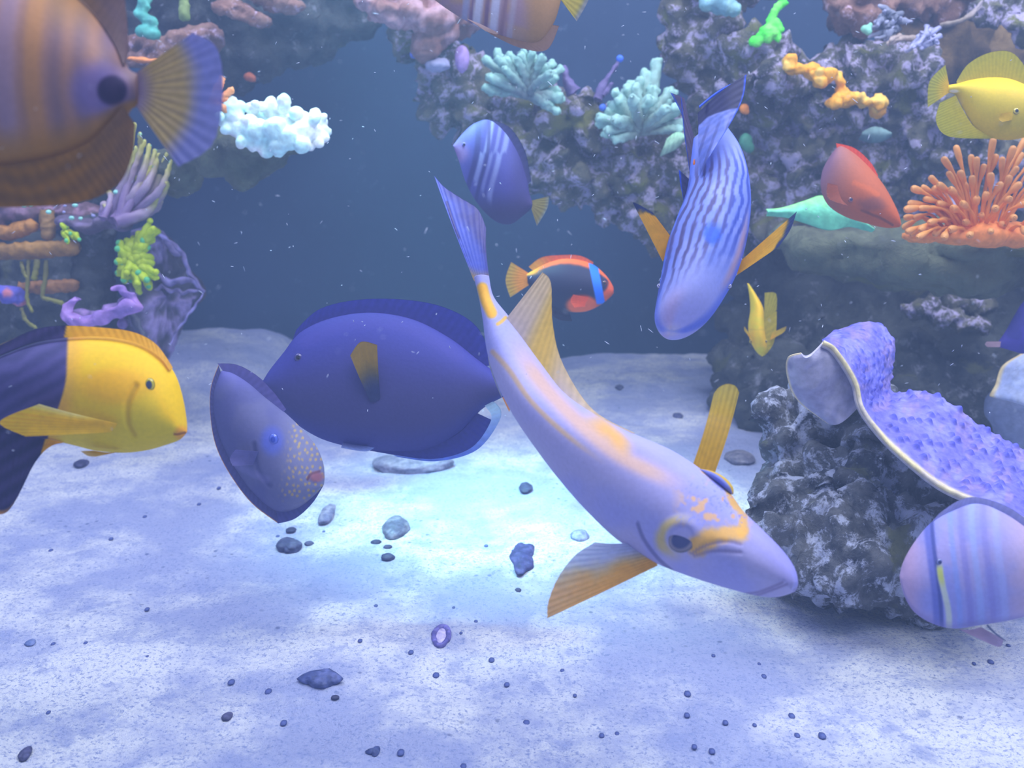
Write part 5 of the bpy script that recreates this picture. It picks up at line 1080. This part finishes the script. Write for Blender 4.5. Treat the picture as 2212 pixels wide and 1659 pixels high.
eye(589, 950, 13, SG, .0165, (80, 100, 210), (40, 66, 190), e, ring=.5, sx=.8)

# --- yellow and dark angelfish, lower left
SK = Surf(220, 850, 0.60)
e = fish('angelfish', 'angelfish with bright yellow front half and dark striped rear half, left edge', 220, 850, .60)
T = [(402, 930), (399, 895), (392, 850), (378, 808), (350, 770), (305, 742), (240, 728), (160, 728), (80, 740), (0, 770), (-90, 810), (-150, 836)]
B = [(402, 936), (388, 950), (362, 960), (320, 972), (270, 978), (210, 974), (160, 962), (110, 950), (50, 938), (-20, 918), (-100, 888), (-150, 866)]
def split(x, y): return x - (147 - ss(800, 1000, y) * 45 - (y - 705) * .03)
def rb(x, y, u, k):
    c = mx((214, 190, 50), (246, 196, 4), ss(.35, .7, k + .05 * n2(x, y, 60))); c = mx(c, (226, 168, 36), ss(.0, 1, ss(60, 15, np.hypot((x - 250) * .5, y - 835))) * .6)
    c = mx(c, (206, 186, 74), ss(40, 10, np.hypot((x - 318) * .8, (y - 880) * .7)) * .5)
    d1, _ = dist_line(x, y, [(292, 835), (276, 870), (276, 910), (290, 940)]); c = mx(c, (176, 140, 30), ss(7, 2, d1) * .5)
    c = mx(c, (226, 150, 70), ss(22, 6, np.hypot(x - 392, y - 936)) * .8)
    d1, _ = dist_line(x, y, [(402, 934), (386, 938), (376, 938)]); c = mx(c, (150, 90, 50), ss(3.5, 1.2, d1) * .8)
    dk = mx((58, 54, 108), (84, 76, 138), .5 + .5 * np.sin((y * .8 + x * .45 + 8 * n2(x, y, 40)) / 4.6)); dk = mx(dk, (60, 58, 116), .35)
    c = mx(c, (214, 164, 110), ss(44, 6, split(x, y)) * .6)
    return mx(dk, c, ss(-2.5, 2.5, split(x, y)))
body('trunk', T, B, [.002, .008, .013, .018, .021, .023, .023, .022, .020, .016, .010, .006], SK, rb, e, nu=240, nv=150, pw=.75,
     disp=lambda x, y, u, k: -.0014 * ss(12, 2, dist_line(x, y, [(292, 835), (276, 870), (276, 910), (290, 940)])[0]) - .0012 * ss(5, 1, dist_line(x, y, [(402, 934), (386, 938), (376, 938)])[0]))
def rbf(edge):
    def f(x, y, u, k):
        dk = mx((56, 52, 108), (76, 68, 130), .5 + .5 * np.sin((y * .8 + x * .45) / 4.6)); c = mx(dk, (238, 190, 30), ss(-2.5, 2.5, split(x, y))); return mx(c, edge, ss(.93, .98, k) * ss(60, 0, x))
    return f
fin('dorsal_fin', [(372, 800), (350, 771), (305, 743), (240, 729), (160, 729), (80, 741), (0, 771), (-90, 811)], [(376, 794), (340, 744), (292, 718), (225, 708), (145, 704), (80, 712), (0, 746), (-110, 790)], SK, rbf((214, 190, 150)), e, nu=130, nv=26, rays=30, off=(.004, .002), alpha=(1, .97))
fin('anal_fin', [(140, 956), (110, 949), (50, 937), (-20, 917), (-100, 887)], [(102, 962), (78, 1005), (22, 1104), (-30, 1080), (-110, 960)], SK, rbf((220, 160, 120)), e, nu=110, nv=60, rays=22, off=(.002, .004), alpha=(1, 1))
fin('tail_fin', [(-148, 838), (-152, 850), (-148, 864)], [(-200, 780), (-226, 850), (-200, 920)], SK, lambda x, y, u, k: mx((60, 54, 108), (220, 190, 80), ss(.8, .95, k)), e, nu=50, nv=40, rays=12, alpha=(1, .95))
fin('pelvic_fin', [(268, 974), (240, 976), (210, 972)], [(222, 984), (205, 982), (190, 972)], SK, lambda x, y, u, k: mx((214, 180, 50), (214, 190, 150), k), e, nu=24, nv=12, rays=6, off=(.006, .01))
pf = fin('pectoral_fin', [(284, 912), (280, 918), (270, 930)], [(146, 870), (66, 906), (118, 936)], SK, lambda x, y, u, k: mx(mx((236, 204, 40), (252, 208, 10), ss(.4, 1, k)), (246, 232, 190), ss(.30, .0, u) * ss(.1, .5, k)), e, nu=60, nv=60, rays=9, off=(.022, .036), curve=.004, alpha=(1, .95))
eye(324, 832, 15, SK, .0175, (186, 176, 60), (54, 64, 96), e, ring=.62, sx=.72)

# --- huge brown sailfin tang, top left, head outside the frame
SN = Surf(150, 190, 0.46)
e = fish('sailfin_tang', 'huge brown striped sailfin tang filling the top left corner', 150, 190, .46)
T = [(300, 160), (276, 146), (250, 90), (190, 10), (90, -60), (-60, -90), (-220, -60), (-360, 40), (-460, 150), (-500, 190)]
B = [(300, 228), (276, 240), (252, 270), (200, 320), (100, 355), (-60, 370), (-220, 330), (-360, 270), (-460, 220), (-500, 200)]
def br(x, y, u, k):
    q = (x + 10 * np.sin(y / 90.) + 6 * n2(x, y, 90, 4))
    c = mx((150, 112, 120), (126, 98, 116), .5 + .5 * np.sin(q / 9.)); c = mx(c, (176, 126, 104), ss(30, 8, np.abs(q - 78)) * .8); c = mx(c, (150, 124, 158), ss(34, 10, np.abs(q - 20)) * .6)
    c = mx(c, (108, 84, 96), ss(200, 262, x) * ss(30, -10, np.abs(y - 195) - 60) * .6); c = mx(c, (104, 88, 130), ss(205, 250, x) * ss(140, 60, y) * .6)
    c = mx(c, (148, 104, 58), ss(90, -10, y) * ss(60, 130, x) * .5)
    c = mx(c, (104, 92, 160), ss(90, 30, np.hypot((x - 215), (y - 195) * 1.05)) * .75); c = mx(c, (44, 34, 72), ss(38, 26, np.hypot(x - 242, y - 195)))
    c = mx(c, (152, 108, 60), ss(.18, .02, k) * .9)
    return c
body('trunk', T, B, [.006, .010, .018, .025, .030, .034, .034, .028, .014, .004], SN, br, e, nu=240, nv=130, pw=.78)
eye(-400, 130, 20, SN, .02, (150, 120, 110), (30, 24, 40), e)
def brf(x, y, u, k):
    st = .5 + .5 * np.sin((np.hypot(x - 40, (y - 160) * 1.1) * 1.0 + 14 * n2(x, y, 60)) / 6.5)
    return mx(mx((162, 116, 62), (138, 100, 66), st), (120, 92, 96), ss(150, 280, x) * .7)
fin('dorsal_fin', [(276, 148), (250, 92), (190, 12), (90, -58), (-60, -88), (-220, -58)], [(278, 110), (272, 20), (250, -90), (120, -190), (-60, -200), (-240, -120)], SN, lambda x, y, u, k: mx(brf(x, y, u, k), (112, 92, 130), ss(120, 250, x) * .6), e, nu=130, nv=60, rays=26, off=(.004, 0), alpha=(1, .97))
fin('anal_fin', [(276, 238), (252, 268), (200, 318), (100, 353), (-60, 368), (-220, 328)], [(292, 268), (284, 340), (248, 404), (150, 440), (-60, 444), (-240, 400)], SN, brf, e, nu=130, nv=60, rays=28, off=(.006, 0), alpha=(1, .97))
def brt(x, y, u, k):
    r = np.hypot(x - 240, y - 200); c = mx((146, 128, 170), (184, 164, 138), ss(60, 110, r)); c = mx(c, (134, 138, 206), ss(160, 215, r + 6 * n2(x, y, 40)));
    return mx(c, (154, 136, 146), .22 * (.5 + .5 * np.sin(np.arctan2(y - 195, x - 230) * 44)) * ss(205, 170, r))
fin('tail_fin', [(294, 160), (300, 178), (301, 194), (300, 210), (294, 228)], [(428, 84), (480, 118), (492, 215), (470, 320), (398, 368)], SN, brt, e, nu=130, nv=90, rays=14, off=(.0, .008), thick=.0009, ripple=.0012, alpha=(1, .80))

# --- striped fish cut by the top edge
SU = Surf(1080, 40, 0.95)
e = fish('sailfin_tang', 'brown and pale striped tang cut by the top edge, showing its belly and yellow tail', 1080, 40, .95)
T = [(860, -90), (900, -150), (960, -190), (1040, -190), (1120, -160), (1180, -110), (1204, -60), (1212, -30)]
B = [(860, -80), (905, -30), (955, 12), (1020, 52), (1095, 82), (1160, 92), (1196, 50), (1212, 0)]
def up(x, y, u, k):
    c = mx((140, 112, 136), (150, 120, 120), ss(-.2, .2, n2(x, y, 40)))
    for a, w, cc in ((1008, 10, (134, 136, 176)), (1035, 13, (178, 182, 216)), (1072, 13, (176, 178, 212)), (1110, 9, (150, 136, 160)), (1055, 6, (100, 74, 110)), (1022, 5, (104, 80, 120)), (1092, 6, (118, 88, 112))):
        c = mx(c, cc, ss(w, w * .4, np.abs(x + .12 * y - a)) * .85)
    return mx(c, (152, 116, 90), ss(1120, 1160, x) * .9)
body('trunk', T, B, [.002, .008, .013, .016, .017, .015, .009, .004], SU, up, e, nu=130, nv=90, pw=.78)
fin('anal_fin', [(1040, 58), (1095, 80), (1150, 90), (1194, 54)], [(1060, 74), (1120, 102), (1180, 108), (1208, 56)], SU, lambda x, y, u, k: mx((150, 116, 108), (142, 110, 116), k), e, nu=60, nv=22, rays=18, alpha=(1, .9))
fin('tail_fin', [(1208, -40), (1214, -20), (1212, 0)], [(1280, -70), (1275, -10), (1246, 46)], SU, lambda x, y, u, k: mx((186, 172, 60), (140, 140, 150), ss(.7, .95, k)), e, nu=50, nv=34, rays=9, alpha=(1, .85))
fin('pelvic_fin', [(1010, 46), (1030, 54), (1044, 60)], [(1050, 74), (1070, 80), (1078, 78)], SU, lambda x, y, u, k: mx((170, 140, 160), (160, 130, 140), k), e, nu=20, nv=16, rays=5, off=(.006, .008), alpha=(1, .8))
eye(905, -88, 8, SU, .009, (140, 120, 130), (30, 26, 40), e)

# --- pale banded fish, lower right
SV = Surf(2100, 1230, 0.60)
e = fish('butterflyfish', 'pale lavender banded fish with a yellowish eye stripe, lower right edge', 2100, 1230, .60)
T = [(1946, 1244), (1956, 1206), (1978, 1168), (2012, 1128), (2056, 1102), (2110, 1086), (2170, 1108), (2230, 1150), (2290, 1200), (2330, 1230)]
B = [(1946, 1252), (1955, 1290), (1975, 1322), (2012, 1346), (2060, 1358), (2120, 1350), (2180, 1340), (2230, 1326), (2290, 1290), (2330, 1258)]
def bf(x, y, u, k):
    c = mx((142, 144, 222), (158, 150, 216), ss(-.3, .3, n2(x, y, 50))); c = mx(c, (190, 158, 196), ss(2010, 1960, x) * .8); c = mx(c, (198, 166, 188), ss(2150, 2230, x) * .6)
    for a, w, cc, s_ in ((2012, 9, (96, 104, 196), .8), (2022, 5, (60, 70, 150), .8), (2062, 7, (128, 150, 236), .6), (2085, 8, (124, 120, 206), .6), (2108, 8, (150, 168, 240), .6), (2134, 8, (128, 124, 208), .6), (2160, 9, (160, 170, 240), .5)):
        xx = x - a - 22 * ss(1100, 1350, y) + 10; c = mx(c, cc, ss(w * 1.3, w * .4, np.abs(xx)) * s_)
    xx = x - 2036 - 20 * ss(1220, 1340, y) + 6; c = mx(c, (190, 196, 200), ss(9, 4, np.abs(xx)) * ss(1210, 1232, y)); c = mx(c, (190, 200, 120), ss(9, 3, np.abs(xx)) * ss(1215, 1232, y) * ss(1275, 1245, y) * .8)
    return mx(c, (104, 100, 170), ss(.10, .0, k) * .5)
body('trunk', T, B, [.002, .007, .012, .016, .019, .020, .019, .016, .009, .004], SV, bf, e, nu=160, nv=110, pw=.75)
fin('dorsal_fin', [(2012, 1130), (2056, 1103), (2110, 1087), (2170, 1109), (2230, 1150)], [(2030, 1108), (2070, 1082), (2112, 1074), (2180, 1096), (2240, 1140)], SV, lambda x, y, u, k: mx((146, 148, 222), (160, 160, 226), k), e, nu=60, nv=18, rays=20, alpha=(1, .85))
fin('pelvic_fin', [(2062, 1354), (2085, 1356), (2110, 1350)], [(2100, 1372), (2140, 1388), (2150, 1372)], SV, lambda x, y, u, k: mx((160, 140, 180), (176, 160, 206), k), e, nu=30, nv=24, rays=6, off=(.006, .010), alpha=(1, .85))
tube_obj('fin_spine', [SV(2132, 1350, .01), SV(2150, 1368, .012), SV(2172, 1384, .014)], [.0006, .0005, .0003], lambda t, v: mx((80, 90, 130), (90, 100, 140), t), e, M_SKIN, 8, 12)
eye(2028, 1212, 7, SV, .0175, (110, 120, 190), (40, 46, 110), e)

# --- dark purple fish at the right edge
SW = Surf(2200, 700, 1.15)
e = fish('purple_tang', 'dark violet fish mostly hidden past the right edge, pale tail tip showing', 2200, 700, 1.15)
T = [(2152, 744), (2172, 716), (2192, 680), (2212, 650), (2250, 620), (2320, 610), (2390, 650), (2430, 700)]
B = [(2150, 748), (2180, 756), (2200, 762), (2226, 768), (2260, 776), (2320, 780), (2390, 750), (2430, 708)]
body('trunk', T, B, [.001, .006, .010, .013, .016, .017, .012, .002], SW, lambda x, y, u, k: mx((70, 60, 168), (60, 56, 150), ss(-.2, .3, n2(x, y, 30))), e, nu=90, nv=60)
o = fin('tail_fin', [(2158, 738), (2157, 744), (2156, 750)], [(2128, 738), (2124, 744), (2130, 750)], SW, lambda x, y, u, k: np.zeros(x.shape + (3,)) + (206, 176, 206.), e, nu=20, nv=16, rays=4, off=(.004, .004)); o['label'] = 'pale pink tail tip'

# ------------------------------------------------------------------ fine particles drifting in the water
r_ = np.random.RandomState(5); vs, fs, k0 = [], [], 0; iv, jf = ico(1)
for i_ in range(820):
    px_ = r_.uniform(-60, 2270); py_ = r_.uniform(-40, 1250) if i_ < 560 else r_.uniform(-40, 800); d_ = r_.uniform(.30, 1.5) ** 1.0
    if py_ > 900 and r_.rand() < .6: continue
    s_ = d_ / F; L = r_.uniform(2, 6) * (1 if i_ % 4 else 1.8); w = r_.uniform(.5, .95)
    ax = r_.normal(size=3); ax /= np.linalg.norm(ax); o1 = np.cross(ax, [0.3, .5, .8]); o1 /= np.linalg.norm(o1); o2 = np.cross(ax, o1)
    c_ = P(px_, py_, d_)
    if c_[2] < 0.03 or c_[1] > 1.3 or (px_ > 850 and c_[1] > 1.15): continue
    vs.append(c_ + (iv[:, :1] * ax * L + iv[:, 1:2] * o1 * w + iv[:, 2:] * o2 * w) * s_ * .9); fs.append(jf + k0); k0 += len(iv)
o = mesh_poly('drifting_particles', np.concatenate(vs), fs, M_SHELL, None, np.tile(alb((190, 200, 235)), (k0, 1)))
tag(o, 'fine white specks and fibres drifting through the water', 'particles', None, 'stuff')
